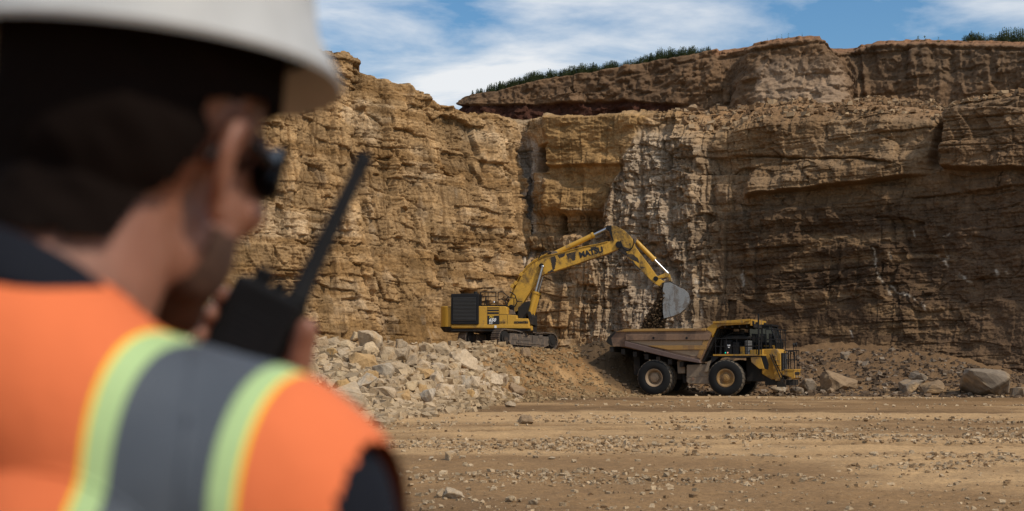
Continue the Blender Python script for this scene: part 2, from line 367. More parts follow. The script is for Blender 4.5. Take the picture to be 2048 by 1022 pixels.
def cliff_disp():
    hb, eb, fb = blocks(U, Z, 2.7, 4.2, 101); hm, em, fm = blocks(U, Z, 0.95, 1.5, 102); hs, es, fs = blocks(U, Z, 0.36, 0.62, 103)
    hx, ex, fx = blocks(U, Z, 0.17, 0.33, 107)
    # the right wall is thinly bedded: long low slabs
    dip = Z-0.035*U
    rb, reb, _ = blocks(U, dip, 2.1, 9.0, 111, 0.12); rm, rem, _ = blocks(U, dip, 0.62, 4.2, 112, 0.18); rs, res, _ = blocks(U, dip, 0.24, 1.3, 113, 0.3)
    right = sst(1380, 1560, PX+60*fbm(Z*0.3, U*0.1, 8, 2))
    open_ = sst(-0.35, 0.35, fbm(U*0.35, Z*0.35, 21, 3))
    uu_ = U/1.75+0.35*fbm(Z*0.12, U*0.1, 66, 2); pk_ = np.floor(uu_); pan = hsh(pk_, np.floor(Z/5.5+hsh(pk_, 2, 4)), 67)-0.5; pe_ = np.abs(uu_-np.round(uu_))*1.75
    hv_, ev_, _ = blocks(U, Z, 3.4, 1.3, 68, 0.22, 0.12)
    fx2 = sst(-0.1, 0.3, fbm(U*0.5, Z*0.45, 69, 3)); vor, ev3, _ = blocks(U+0.22*Z, Z+0.16*U, 1.9, 1.6, 70, 0.3, 0.3)
    L_ = 0.55*hb+0.55*hm*fx2+0.26*hs*fx2+0.10*hx+0.75*pan+0.70*hv_+0.45*vor-0.22*np.exp(-(pe_/0.05)**2)-0.22*np.exp(-(ev_/0.045)**2)*open_-0.20*open_*fx2*np.exp(-(em/0.05)**2)-0.10*fx2*np.exp(-(eb/0.06)**2)-0.12*np.exp(-(ev3/0.04)**2)-0.06*np.exp(-(es/0.04)**2)*open_
    R_ = 0.25*blocks(U, dip, 0.95, 1.7, 114, 0.4, 0.4)[0]+0.24*fbm(U*1.3, Z*2.0, 115, 5)+0.45*vor+0.35*hv_+0.55*rb+0.22*rm+0.12*rs+0.10*hx-0.16*np.exp(-(reb/0.08)**2)*open_-0.08*open_*np.exp(-(rem/0.05)**2)
    soft = sst(0.08, 0.5, fbm(U*0.13, Z*0.2, 23, 4)+0.55*sst(8.5, 3.5, Z)-0.12)      # clay smeared over the blocks
    d = L_*(1-right)+R_*right
    d = d*(1-0.62*soft)
    d = d+0.9*fbm(U*0.09, Z*0.05, 24, 3)+0.5*fbm(U*0.33, Z*0.22, 25, 3)+0.10*fbm(U*1.5, Z*1.3, 26, 4)+0.05*fbm(U*6, Z*7, 27, 3)
    d = d+(0.13*(T[None, :]-Z))+1.2*sst(7, 0, Z)**1.5
    # ---- features measured on the photograph
    X_, Y_ = PX+3*fbm(Z*1.2, U*.5, 33, 3)*3, PY+4*fbm(U*0.8, Z*.6, 34, 3)
    def band(v, a, b, w): return sst(a-w, a+w, v)*(1-sst(b-w, b+w, v))
    cleft = band(X_, 1036, 1078, 7)*sst(262, 290, Y_)*(1-sst(520, 640, Y_))
    d = d-0.6*cleft+0.5*cleft*fbm(U*2.4, Z*0.7, 35, 3)
    ochre = band(X_, 1102, 1297-0.5*(Y_-265), 6)*sst(225, 240, Y_)*(1-sst(418, 424, Y_))
    d = d*(1-0.72*ochre)+ochre*(1.4+0.45*fbm(U*0.5, Z*0.9, 36, 5)+0.14*fbm(U*2, Z*4, 49, 4)-0.6*sst(332, 338, Y_)*(1-sst(352, 400, Y_)))
    d = d-1.9*band(X_, 1080, 1106, 4)*band(Y_, 292, 345, 4)-0.9*band(X_, 1078, 1130, 6)*band(Y_, 428, 470, 8)
    d = d-1.9*band(X_, 1125, 1215, 7)*band(Y_, 430, 472, 6)
    butt = band(X_, np.maximum(1303-0.5*(Y_-265), 1180), 1420, 9)*sst(262, 285, Y_+0.25*(1400-X_)*0)*(1-sst(640, 760, Y_))
    colm = np.abs(fbm(U*0.9+0.3*fbm(Z*0.4, 0, 3, 2), Z*0.12, 37, 3))
    d = d+butt*(0.55-0.40*colm+0.85*blocks(U, Z, 2.4, 0.8, 123, 0.2, 0.15)[0]+0.6*blocks(U+0.1*Z, Z, 0.9, 0.5, 121, 0.25, 0.15)[0]+0.3*blocks(U, Z, 0.3, 0.3, 122)[0])
    # drill holes left by blasting down the left wall
    for hx_, a, b in ((626, 235, 420), (669, 260, 350), (715, 120, 300), (753, 300, 520), (792, 280, 470), (826, 330, 480), (866, 300, 520), (925, 320, 560), (1016, 300, 420), (560, 250, 420), (580, 400, 520), (700, 420, 520), (965, 440, 560)):
        X2 = PX+1.5*vn(Z*0.3, hx_, 3)
        d = d-0.28*np.exp(-((X2-hx_)/2.0)**2)*band(PY, a, b, 5)
    # the long slanting overhang on the right wall
    ln = 396-0.128*(PX-1508)+3*fbm(U*0.6, 0, 38, 3)
    m = sst(1500, 1530, PX)*(1-sst(1800, 1880, PX))
    d = d+m*(0.95*sst(ln+3, ln-3, PY)*sst(ln-75, ln-15, PY)-0.55*sst(ln-3, ln+3, PY)*(1-sst(ln+10, ln+60, PY)))
    ln2 = 318+0.02*(PX-1600); d = d-0.5*band(PX, 1480, 1790, 20)*np.exp(-((PY-ln2-6*fbm(U*.5, 1, 39, 2))/2.2)**2)
    # cleft and the square block to its right
    d = d-1.3*band(X_, 1876, 1903, 6)*band(Y_, 240, 335, 12)
    d = d+1.5*sst(1899, 1906, X_)*sst(214, 222, Y_)*(1-sst(336, 344, Y_))
    for yy in (242, 268, 300): d = d-0.22*sst(1900, 1910, PX)*np.exp(-((PY-yy+0.05*(PX-1900))/1.6)**2)
    # loose top edge leaning back on the right
    lean = sst(1330, 1440, PX)*(1-sst(1860, 1920, PX))
    top = np.clip((PY-interp(PX, LTOP))/(70-0.06*(PX-1400)), 0, 1)
    d = d-lean*(3.2*(1-top)**1.4)+lean*(1-top)*(0.9*fbm(U*0.8, Z*1.1, 44, 5)+0.35*np.abs(fbm(U*2.6, Z*3, 48, 3)))
    d = d-0.35*sst(0.985, 1, tv)
    # hollows in the damp, vignette-darkened rock low on the right wall
    d = d+0.5*right*fbm(U*0.25, Z*0.35, 46, 3)
    return d, hm+0.8*hv_+0.7*pan+0.6*vor, soft, right, cleft, ochre, butt, lean*(1-top)
D, blk, soft, right, cleft, ochre, butt, lean = cliff_disp()
VX = x0+nx*D; VY = y0+ny*D
c = np.ones(Z.shape+(3,))*np.array((0.335, 0.212, 0.104))
n1 = fbm(U*0.22, Z*0.35, 71, 5); n2 = fbm(U*0.8, Z*1.2, 72, 5); n3 = fbm(U*0.12, Z*1.6, 73, 4)
c = mixc(c, (0.47, 0.34, 0.21), 0.75*sst(0.05, 0.45, n1+0.35*n2))
c = mixc(c, (0.22, 0.125, 0.05), 0.8*sst(0.0, 0.4, n3+0.2*n2))
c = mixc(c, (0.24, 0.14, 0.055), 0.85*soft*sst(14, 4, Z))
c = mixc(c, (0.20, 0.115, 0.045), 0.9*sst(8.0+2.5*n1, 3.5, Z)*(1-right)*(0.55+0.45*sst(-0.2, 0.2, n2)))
c = mixc(c, (0.42, 0.35, 0.28), 0.85*cleft); c = mixc(c, (0.27, 0.16, 0.065), 0.85*ochre)
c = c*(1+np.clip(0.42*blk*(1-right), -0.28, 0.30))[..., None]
grey = np.exp(-((PX-1330)/130)**2)*sst(200, 330, PY)*(1-ochre)
c = mixc(c, (0.36, 0.285, 0.215), 0.75*grey); c = mixc(c, (0.47, 0.38, 0.28), 0.6*grey*sst(0.1, 0.4, n2))
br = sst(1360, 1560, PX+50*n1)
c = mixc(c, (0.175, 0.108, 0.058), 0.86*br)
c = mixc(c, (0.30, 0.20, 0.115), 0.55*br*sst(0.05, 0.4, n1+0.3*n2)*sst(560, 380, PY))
wet_vignette = br*sst(330, 470, PY+60*n1+0.10*(PX-1700)); c = mixc(c, (0.065, 0.039, 0.023), 0.85*wet_vignette*sst(-0.45, 0.25, n3+0.5*n2+0.2))  # damp stained rock; lens vignette darkening is painted into its colour too
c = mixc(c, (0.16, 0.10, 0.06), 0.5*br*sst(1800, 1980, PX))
c = mixc(c, (0.22, 0.135, 0.07), 0.5*br*sst(640, 700, PY)*sst(0, 0.4, n1))
c = mixc(c, (0.29, 0.17, 0.088), 0.8*lean)
c = mixc(c, (0.34, 0.20, 0.10), 0.6*sst(235, 215, PY-interp(PX, LTOP)+215)*0)
# white mineral streaks
wl = sst(0.80, 0.92, 1-np.abs(fbm(U*1.1, Z*0.42, 91, 4))*2.6)*sst(0.12, 0.4, fbm(U*0.35, Z*0.35, 92, 3))
c = mixc(c, (0.60, 0.53, 0.44), 0.5*wl*grey*sst(0.2, 0.5, n2))
wp = sst(0.25, 0.5, fbm(U*0.9, Z*0.6, 95, 5))*np.clip(cleft+0.4*grey+0.35*(1-right)*sst(11, 5, np.abs(Z-8)), 0, 1)
c = mixc(c, (0.58, 0.49, 0.38), 0.38*wp)
def pline(pts):
    d_ = np.full(PX.shape, 1e3); qx = PX+1.6*fbm(U*3, Z*3, 141, 3)*2.2; qy = PY+2.5*fbm(U*3, Z*3, 142, 3)*2
    for (x1, y1), (x2, y2) in zip(pts[:-1], pts[1:]):
        t_ = np.clip(((qx-x1)*(x2-x1)+(qy-y1)*(y2-y1))/((x2-x1)**2+(y2-y1)**2), 0, 1); d_ = np.minimum(d_, np.hypot(qx-x1-t_*(x2-x1), qy-y1-t_*(y2-y1)))
    return d_
vis = PX[0] > 1300
for pts, wd in (([(1766, 500), (1771, 528), (1776, 548), (1789, 568), (1800, 590)], 2.0), ([(1797, 572), (1812, 586), (1832, 591), (1853, 601)], 1.6), ([(1801, 510), (1801, 522)], 1.8), ([(1887, 480), (1892, 473), (1905, 476), (1915, 468)], 1.5), ([(1884, 512), (1892, 518), (1908, 516)], 3), ([(1900, 524), (1915, 540), (1940, 556), (1958, 566)], 2.6), ([(1842, 462), (1846, 475)], 1.5), ([(1728, 660), (1734, 676)], 1.6), ([(1868, 606), (1876, 622)], 2.2), ([(1345, 590), (1352, 610), (1358, 640)], 1.8), ([(1500, 545), (1506, 570)], 2.5), ([(1416, 560), (1422, 600), (1430, 640)], 2.0), ([(1310, 575), (1313, 600)], 1.6), ([(2010, 545), (2014, 562)], 3), ([(2030, 550), (2032, 570)], 3)):
    c = mixc(c, (0.52, 0.44, 0.35), 0.8*np.exp(-(pline(pts)/wd)**2)*sst(-0.35, 0.25, fbm(U*2.2, Z*2.2, 143, 3)))
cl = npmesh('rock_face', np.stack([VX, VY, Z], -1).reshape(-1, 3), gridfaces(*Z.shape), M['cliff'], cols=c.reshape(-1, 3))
tag(cl, 'tall blasted rock wall of tan and brown limestone beds behind the machines', kind='structure')
lk = np.flatnonzero((lean.ravel() > 0.25) & (RNG.random(lean.size) < 0.035)); lean_xyz = (VX.ravel()[lk], VY.ravel()[lk]-0.02, Z.ravel()[lk])
# ---- bench on top of the lower face, running back under the upper bank
ti = np.arange(0, len(s), 2); bx = VX[-1, ti]; by = VY[-1, ti]; bz = Z[-1, ti]; bp = p0[ti]; l = np.hypot(bx, by)
rr = np.concatenate([np.linspace(0, 14, 90), [16, 20, 30, 60]])[:, None]
BX = bx+bx/l*rr; BY = by+by/l*rr
rub = sst(1290, 1480, bp)*(1-0.35*sst(1500, 1530, bp)*sst(1700, 1650, bp)); rgh = sst(1250, 1420, bp)
mnd = np.exp(-((rr-5.5)/3.0)**2)*(0.5+1.1*np.exp(-((bp-1390)/75)**2)+0.9*np.exp(-((bp-1790)/90)**2)+0.6*np.exp(-((bp-1560)/60)**2))*rub
BZ = bz+mnd+rgh*sst(0, 0.8, rr)*(0.5*np.abs(fbm(BX*0.8, BY*0.8, 57, 5))+0.25*fbm(BX*2.5, BY*2.5, 58, 3))+sst(0, 0.6, rr)*0.30*(fbm(BX*0.9, BY*0.9, 55, 5))*(0.4+rub)
bench_xyz = (BX.copy(), BY.copy(), BZ.copy()); bench_w = (rub*sst(9, 1, rr))
c = mixc(np.ones(BX.shape+(3,))*np.array((0.25, 0.15, 0.078)), (0.18, 0.115, 0.07), sst(0, 0.4, fbm(BX*.5, BY*.5, 3, 4)))
b = npmesh('bench_floor', np.stack([BX, BY, BZ], -1).reshape(-1, 3), gridfaces(*BX.shape), M['clay'], cols=c.reshape(-1, 3)); tag(b, 'rubble strewn ledge between the rock wall and the soil bank', kind='structure')

# ------------------------------------------------------------------ the upper bank of brown soil
UP = [(1010, 330), (975, 200), (938, 135), (936, 127), (950, 124.5), (1000, 123), (1250, 121.5), (1400, 119.5), (1492, 118.5), (1503, 115), (1530, 114), (1676, 112), (1686, 115), (1700, 116), (1800, 114), (2048, 109), (2400, 101), (3100, 88)]
UT = [(900, 216), (936, 193), (945, 189), (1000, 176), (1050, 163), (1100, 153), (1200, 139), (1300, 121), (1380, 106), (1420, 97), (1480, 87), (1520, 77), (1580, 67), (1650, 61), (1662, 64), (1672, 84), (1684, 90), (1720, 85), (1755, 74), (1800, 72), (1880, 69), (1950, 72), (2048, 76), (3100, 60)]
s, x0, y0, nx, ny = path(UP, 0.07)
p0 = 1024+F*x0/y0
T = rayz(p0, interp(p0, UT), y0)+0.07*fbm(s*1.3, 0, 13, 4); T = np.where(y0 > 128, zat(196, 127)+0.5, T); T = np.minimum(T, 33)
B0 = 18.5; NV2 = 130; tv = np.linspace(0, 1, NV2)[:, None]; Z = B0+(T-B0)*tv; U = np.broadcast_to(s, Z.shape); PX = np.broadcast_to(p0, Z.shape)
_, PY = proj(np.broadcast_to(x0, Z.shape), np.broadcast_to(y0, Z.shape), Z)
dt = np.clip((PY-interp(PX, UT)), 0, 999)
gul = np.abs(fbm(U*0.9+0.12*Z, Z*0.10, 14, 3))
D = (0.22+0.55*sst(1010, 940, PX))*(T-Z)+0.6*fbm(U*0.12, Z*0.15, 15, 3)+0.55*fbm(U*0.5, Z*0.6, 16, 5)+0.14*fbm(U*2.5, Z*3, 17, 4)
rz = sst(1690, 1720, PX)
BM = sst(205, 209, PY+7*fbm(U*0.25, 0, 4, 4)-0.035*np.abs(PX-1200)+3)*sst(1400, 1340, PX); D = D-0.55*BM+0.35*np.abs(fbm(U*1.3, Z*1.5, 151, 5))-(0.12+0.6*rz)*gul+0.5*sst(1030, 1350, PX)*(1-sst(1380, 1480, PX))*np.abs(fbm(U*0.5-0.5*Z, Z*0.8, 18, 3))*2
D = D+0.9*sst(0.22, 0.0, (Z-B0-2.2)/(T-B0))*(1-sst(1380, 1500, PX))*0-0.9*sst(18, 6, dt)*(PX > 1440)
D = D-0.25*sst(29, 26, dt)*sst(20, 24, dt)*(PX > 1440)
bb_, be_, _ = blocks(U, Z, 1.6, 2.2, 19); b2_, _, _ = blocks(U, Z, 0.5, 0.8, 20, 0.5, 0.4); D = D+0.55*bb_+0.30*b2_
D = D-0.5*sst(0.98, 1, tv)
VX = x0+nx*D; VY = y0+ny*D
n1 = fbm(U*0.3, Z*0.5, 74, 5); n2 = fbm(U*1.2, Z*0.35, 75, 4)
c = np.ones(Z.shape+(3,))*np.array((0.165, 0.10, 0.056))
c = mixc(c, (0.11, 0.068, 0.04), 0.8*sst(-0.05, 0.35, n1)); c = mixc(c, (0.27, 0.185, 0.12), 0.6*sst(0.05, 0.4, n2+0.25*n1)*sst(24.5, 22.0, Z+n1))
c = mixc(c, (0.36, 0.26, 0.18), 0.6*sst(1520, 1540, PX)*sst(1690, 1670, PX)*sst(100, 150, PY))
c = mixc(c, (0.115, 0.078, 0.05), 0.55*rz*sst(60, 20, np.abs(PY-130)))
c = mixc(c, (0.25, 0.13, 0.07), 0.7*sst(22, 10, dt)*(PX > 1430))
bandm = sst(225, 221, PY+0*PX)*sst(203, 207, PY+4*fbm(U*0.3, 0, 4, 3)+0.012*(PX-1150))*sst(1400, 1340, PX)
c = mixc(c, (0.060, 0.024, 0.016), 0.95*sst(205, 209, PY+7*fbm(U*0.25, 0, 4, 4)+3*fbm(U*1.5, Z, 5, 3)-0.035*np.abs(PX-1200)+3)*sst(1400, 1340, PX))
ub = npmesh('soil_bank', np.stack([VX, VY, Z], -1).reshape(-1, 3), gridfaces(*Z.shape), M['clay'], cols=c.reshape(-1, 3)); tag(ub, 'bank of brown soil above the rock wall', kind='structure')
ti = np.arange(0, len(s), 2); UTX = VX[-1, ti]; UTY = VY[-1, ti]; UTZ = Z[-1, ti]; UTP = p0[ti]; l = np.hypot(UTX, UTY)
rr = np.concatenate([np.linspace(0, 8, 30), [12, 20, 40, 100, 250, 600]])[:, None]
BX = UTX+UTX/l*rr; BY = UTY+UTY/l*rr; BZ = UTZ-0.01*rr+sst(0, 1, rr)*0.12*fbm(BX, BY, 56, 4)
c = mixc(np.ones(BX.shape+(3,))*np.array((0.20, 0.125, 0.07)), (0.10, 0.11, 0.04), sst(0, 0.4, fbm(BX*.3, BY*.3, 3, 4)))
b = npmesh('plateau', np.stack([BX, BY, BZ], -1).reshape(-1, 3), gridfaces(*BX.shape), M['clay'], cols=c.reshape(-1, 3)); tag(b, 'soil ground on top of the bank', kind='structure')

# ------------------------------------------------------------------ weeds along the crest
m_, t_, N_, L_, B_ = nodes('weed_leaves'); tcn = N_.new('ShaderNodeTexCoord')
L_.new(ramp(N_, L_, noise_node(N_, L_, tcn.outputs['Object'], 1.7, 5), [(0.3, (0.05, 0.075, 0.03)), (0.55, (0.09, 0.125, 0.05)), (0.75, (0.17, 0.20, 0.09))]), B_.inputs['Base Color']); B_.inputs['Roughness'].default_value = 0.8
M['weed'] = m_
M['stem'] = plain('weed_stem', (0.09, 0.09, 0.04), 0.8)
def weed_arrays(cx, cy, cz, h, rnd, n=26, spread=0.16):
    """one upright leafy weed: a cloud of small leaf blades round a stem"""
    V = []; Fc = []
    for i in range(n):
        t = rnd.random(); z = h*t; a = rnd.random()*6.283; r = spread*(1.05-t)*(0.4+rnd.random())
        le = (0.10+0.12*rnd.random())*(1.1-0.5*t)*min(1, h*1.3); b0 = np.array([cx+r*0.3*math.cos(a), cy+r*0.3*math.sin(a), cz+z])
        dr = np.array([math.cos(a), math.sin(a), 0.3+1.4*rnd.random()]); dr /= np.linalg.norm(dr); sd_ = np.array([-math.sin(a), math.cos(a), 0])*le*0.24
        k = len(V); V += [b0, b0+dr*le*0.55+sd_, b0+dr*le*1.2+np.array([0, 0, -0.02]), b0+dr*le*0.55-sd_]; Fc.append([k, k+1, k+2, k+3])
    k = len(V); V += [np.array([cx-0.012, cy, cz-0.1]), np.array([cx+0.012, cy, cz-0.1]), np.array([cx+0.004, cy, cz+h]), np.array([cx-0.004, cy, cz+h])]; Fc.append([k, k+1, k+2, k+3])
    return V, Fc
def crest(p):
    i = int(np.argmin(np.abs(UTP-p)+(UTY > 126)*1e4)); return UTX[i], UTY[i], UTZ[i]
def weed_strip(name, label, tab, step):
    rnd = random.Random(5); V = []; Fc = []
    p = tab[0][0]
    while p < tab[-1][0]:
        hm = np.interp(p, [t[0] for t in tab], [t[1] for t in tab]); x, y, z = crest(p); back = rnd.random()**2*1.4
        sc = (0.45+0.65*rnd.random())*(0.85+0.25*vn(p*0.09, 1, 3))
        v, f = weed_arrays(x+x/y*back, y+back, z-0.10-0.01*back, max(0.12, hm*sc), rnd, n=int(14+16*hm)); k = len(V); V += v; Fc += [[a+k for a in q] for q in f]
        p += step*(0.3+1.4*rnd.random())
    o = npmesh(name, np.array(V), np.array(Fc), M['weed'], smooth=False); tag(o, label, 'weeds', kind='stuff')
weed_strip('weeds', 'row of dark green weeds growing along the sloping crest of the soil bank', [(938, 0.5), (960, 0.75), (1050, 1.0), (1150, 1.0), (1230, 0.8), (1262, 0.6), (1290, 0.95), (1330, 1.0), (1400, 0.75), (1425, 0.4)], 0.24)
weed_strip('weeds', 'dark green bushy weeds on the crest at the far right of the photo', [(1925, 0.6), (1945, 1.1), (1965, 0.7), (1990, 0.8), (2010, 1.1), (2040, 1.3), (2070, 1.1), (2200, 0.9)], 0.4)
rnd = random.Random(3)
for p, hgt, lab in ((1515, 0.35, 'small lone weed sprouting on the bank crest just right of the long weed row'), (1556, 0.35, 'single small weed on the crest left of the highest soil hump'), (1566, 0.4, 'small weed beside a lone weed on the crest of the soil hump'), (1578, 0.45, 'weed stalk near the middle of the highest soil hump'), (1608, 0.4, 'weed on top of the highest soil hump'), (1828, 0.5, 'low green bush hanging on the bank left of the right-hand weeds'), (1842, 0.5, 'low green shrub between two others on the right bank edge'), (1868, 0.45, 'low shrub nearest the bushy weeds at the right')):
    x, y, z = crest(p)
    big = p > 1800
    v, f = weed_arrays(x, y-(1.0 if big else 0), z-(0.9 if big else 0.08), hgt*(2.0 if big else 1), rnd, n=60 if big else 16, spread=0.5 if big else 0.1)
    o = npmesh('shrub' if big else 'weed_plant', np.array(v), np.array(f), M['weed'], smooth=False); tag(o, lab, 'plant', 'single plants along the bank crest')

# ------------------------------------------------------------------ rocks
def rock_material(name, stops):
    m, t, N, L, B = nodes(name)
    tc = N.new('ShaderNodeTexCoord'); oi = N.new('ShaderNodeObjectInfo')
    add = N.new('ShaderNodeVectorMath'); add.operation = 'ADD'; L.new(tc.outputs['Object'], add.inputs[0])
    cmb = N.new('ShaderNodeCombineXYZ'); mu = N.new('ShaderNodeMath'); mu.operation = 'MULTIPLY'; mu.inputs[1].default_value = 37; L.new(oi.outputs['Random'], mu.inputs[0])
    for i in range(3): L.new(mu.outputs[0], cmb.inputs[i])
    L.new(cmb.outputs[0], add.inputs[1]); v = add.outputs[0]
    base = ramp(N, L, oi.outputs['Random'], stops)
    n1 = noise_node(N, L, v, 1.6, 6, 0.6, 0.5); n2 = noise_node(N, L, v, 9, 7, 0.7); n3 = noise_node(N, L, v, 40, 4, 0.7)
    st = ramp(N, L, n1, [(0.52, g3(0)), (0.66, g3(0.75))])
    c = mixn(N, L, 'MIX', st, base, (0.40, 0.26, 0.13))
    c = mixn(N, L, 'MULTIPLY', 1.0, c, ramp(N, L, n2, [(0.3, g3(0.72)), (0.7, g3(1.22))]))
    L.new(c, B.inputs['Base Color']); B.inputs['Roughness'].default_value = 0.92; B.inputs['Specular IOR Level'].default_value = 0.15
    bp = bumpn(N, L, n2, 0.8, 0.04); L.new(bumpn(N, L, n3, 0.5, 0.01, bp), B.inputs['Normal'])
    return m
M['rock'] = rock_material('pale_limestone', [(0.0, (0.42, 0.30, 0.18)), (0.25, (0.54, 0.42, 0.285)), (0.5, (0.34, 0.255, 0.165)), (0.7, (0.52, 0.385, 0.235)), (0.9, (0.46, 0.34, 0.20)), (1.0, (0.50, 0.42, 0.31))])
M['rock_orange'] = rock_material('ochre_limestone', [(0, (0.45, 0.28, 0.12)), (1, (0.42, 0.27, 0.13))])
M['rock_grey'] = rock_material('grey_limestone', [(0, (0.37, 0.305, 0.225)), (1, (0.42, 0.35, 0.265))])
M['rock_brown'] = rock_material('brown_limestone', [(0, (0.25, 0.17, 0.10)), (1, (0.30, 0.21, 0.13))])
M['rock_dark'] = rock_material('dark_limestone', [(0, (0.21, 0.165, 0.12)), (1, (0.24, 0.19, 0.14))])
def rock_data(seed, mat, blocky=0.7, sub=2):
    rnd = random.Random(seed); bm = bmesh.new()
    for i in range(15):
        v = Vector((rnd.gauss(0, 1), rnd.gauss(0, 1), rnd.gauss(0, 1))).normalized()
        q = Vector([math.copysign(abs(a)**blocky, a) for a in v]); q = q/max(abs(a) for a in q)*(0.80+0.2*rnd.random()) if rnd.random() < 0.7 else v*0.95
        bm.verts.new((q.x*0.5, q.y*0.45, q.z*0.40))
    bmesh.ops.convex_hull(bm, input=bm.verts)
    for v in [v for v in bm.verts if not v.link_faces]: bm.verts.remove(v)
    bmesh.ops.bevel(bm, geom=list(bm.edges), offset=0.022, segments=1, affect='EDGES')
    bmesh.ops.triangulate(bm, faces=bm.faces)
    bmesh.ops.subdivide_edges(bm, edges=[e for e in bm.edges if e.calc_length() > 0.08], cuts=sub, use_grid_fill=True)
    V = np.array([v.co[:] for v in bm.verts])
    dn = 0.055*fbm(V[:, 0]*4+seed, V[:, 1]*4+V[:, 2]*3.1, seed, 3)+0.02*fbm(V[:, 0]*13+seed, V[:, 1]*13+V[:, 2]*11, seed+3, 2)
    bm.normal_update()
    for v, d in zip(bm.verts, dn): v.co += v.normal*float(d)
    me = bpy.data.meshes.new('rock'); bm.to_mesh(me); bm.free(); me.materials.append(mat); return me
RD = {k: [rock_data(i*7+j, M[k]) for j in range(n)] for i, (k, n) in enumerate((('rock', 12), ('rock_orange', 3), ('rock_grey', 3), ('rock_brown', 4), ('rock_dark', 4)))}
def hit(px, py, ymax=118):
    """where the line of sight through a point of the photograph meets the ground"""
    d = ray(px, py); Y = np.linspace(12, ymax, 4000); x = d.x/d.y*Y; z = CAMZ+d.z/d.y*Y; h = H(x, Y)
    k = np.argmax(z < h)
    return (x[k], Y[k], h[k]) if z[k] < h[k] else None
def rock(px, py, wpx, hpx, label, group, kind='rock', sink=0.18, rot=None, i=None, name='rock'):
    h_ = hit(px, py+hpx*0.42)
    if h_ is None: return None
    x, y, z = h_; s_ = y/F; rnd = random.Random(int(px*13+py*7))
    me = RD[kind][(i if i is not None else rnd.randrange(99)) % len(RD[kind])]
    o = bpy.data.objects.new(name, me); COL.objects.link(o)
    W = wpx*s_*1.08; Hh = hpx*s_*1.22; o.scale = (W*1.05, (W*0.7+Hh*0.3)*1.15, Hh*1.2)
    o.location = (x, y+0.25*W, z+Hh*(0.5-sink)); o.rotation_euler = (rnd.uniform(-.3, .3), rot if rot is not None else rnd.uniform(-.35, .35), rnd.uniform(-0.6, 0.6))
    tag(o, label, 'rock', group); return o
G1 = 'limestone rocks in the heap left of the excavator'
BIG = [(400, 400, 140, 110, 'large angular tan block topmost in the rock heap, its flat side leaning right', 'rock', .3), (350, 520, 170, 90, 'long ochre-stained boulder lying high in the left part of the rock heap', 'rock_orange', .1),
 (810, 450, 110, 100, 'big pale rounded boulder at the heap crest just left of the far track', 'rock', None), (930, 510, 145, 125, 'broad tan boulder half sunk where the rock heap meets the brown dirt slope', 'rock', None),
 (700, 592, 120, 64, 'ochre coloured flat rock in the middle of the heap', 'rock_orange', 0), (370, 632, 64, 115, 'grey slab tilted steeply down to the right in the heap', 'rock_grey', .8),
 (820, 685, 125, 72, 'white rock with an orange stained side near the heap front', 'rock', .2), (690, 682, 75, 62, 'small ochre rock left of the white rock near the heap front', 'rock_orange', None),
 (735, 728, 112, 112, 'grey faced squarish block standing at the front foot of the rock heap', 'rock_grey', .05), (275, 745, 172, 165, 'largest block at the heap front beside the orange shoulder', 'rock', .5),
 (1090, 612, 112, 88, 'pale squarish boulder on the right flank of the heap', 'rock', 0), (1225, 682, 92, 72, 'dull grey-brown rock at the right end of the heap', 'rock_brown', .3),
 (1280, 852, 84, 50, 'single brown block lying in front of the heap at the edge of the open floor', 'rock_brown', 0), (1275, 468, 62, 58, 'brown block perched on the dirt just below the near track', 'rock_brown', .1),
 (470, 572, 112, 100, 'grey blocky boulder in the middle of the left heap', 'rock_grey', .2), (480, 702, 135, 82, 'wide pale rock with a grey top near the heap front', 'rock', 0), (920, 640, 100, 82, 'lilac grey boulder right of the heap centre', 'rock_grey', None)]
MED = [(325, 380, 90, 60), (260, 430, 100, 70), (190, 415, 90, 70), (110, 410, 80, 60), (390, 455, 90, 75), (490, 480, 100, 80), (570, 490, 80, 100), (575, 430, 62, 60), (635, 460, 62, 70), (715, 450, 90, 62), (735, 497, 90, 50), (870, 560, 82, 60), (800, 520, 62, 50), (640, 512, 72, 80), (240, 475, 90, 50), (180, 475, 60, 60), (550, 560, 112, 70), (700, 540, 80, 50), (790, 555, 80, 50), (860, 602, 80, 60), (570, 620, 92, 50), (400, 600, 70, 50), (300, 640, 70, 60), (240, 662, 100, 72), (770, 620, 80, 82), (620, 660, 92, 62), (580, 720, 92, 62), (650, 737, 52, 50), (340, 690, 72, 60), (1160, 622, 52, 60), (990, 642, 62, 72), (900, 672, 62, 50), (1010, 562, 52, 42), (1220, 627, 62, 50), (1195, 762, 52, 38), (1210, 712, 42, 30), (830, 737, 42, 40), (775, 877, 42, 26), (130, 500, 70, 60), (150, 560, 60, 55), (120, 620, 90, 60), (180, 650, 80, 60), (60, 460, 70, 60), (60, 560, 80, 70), (430, 760, 50, 36), (540, 770, 40, 30), (960, 600, 60, 44), (1050, 660, 60, 46), (1130, 700, 60, 44), (1060, 700, 50, 36), (960, 700, 50, 40), (450, 640, 60, 50), (510, 640, 60, 44), (420, 690, 50, 40), (760, 580, 60, 44), (620, 590, 50, 44), (310, 580, 60, 44), (250, 540, 60, 40), (230, 600, 60, 44), (340, 450, 40, 40), (670, 620, 46, 40), (880, 640, 46, 40)]
for a, b_, w_, h2, lab, kd, rt in BIG: rock(600+a/2.8386, 540+b_/2.8386, w_/2.84, h2/2.84, lab, G1, kd, rot=rt)
rnd = random.Random(11)
for a, b_, w_, h2 in MED:
    rock(600+a/2.8386, 540+b_/2.8386, w_/2.84*1.05, h2/2.84*1.05, 'medium pale limestone rock among the jumble of the heap left of the excavator', G1, 'rock_orange' if rnd.random() < 0.06 else 'rock')
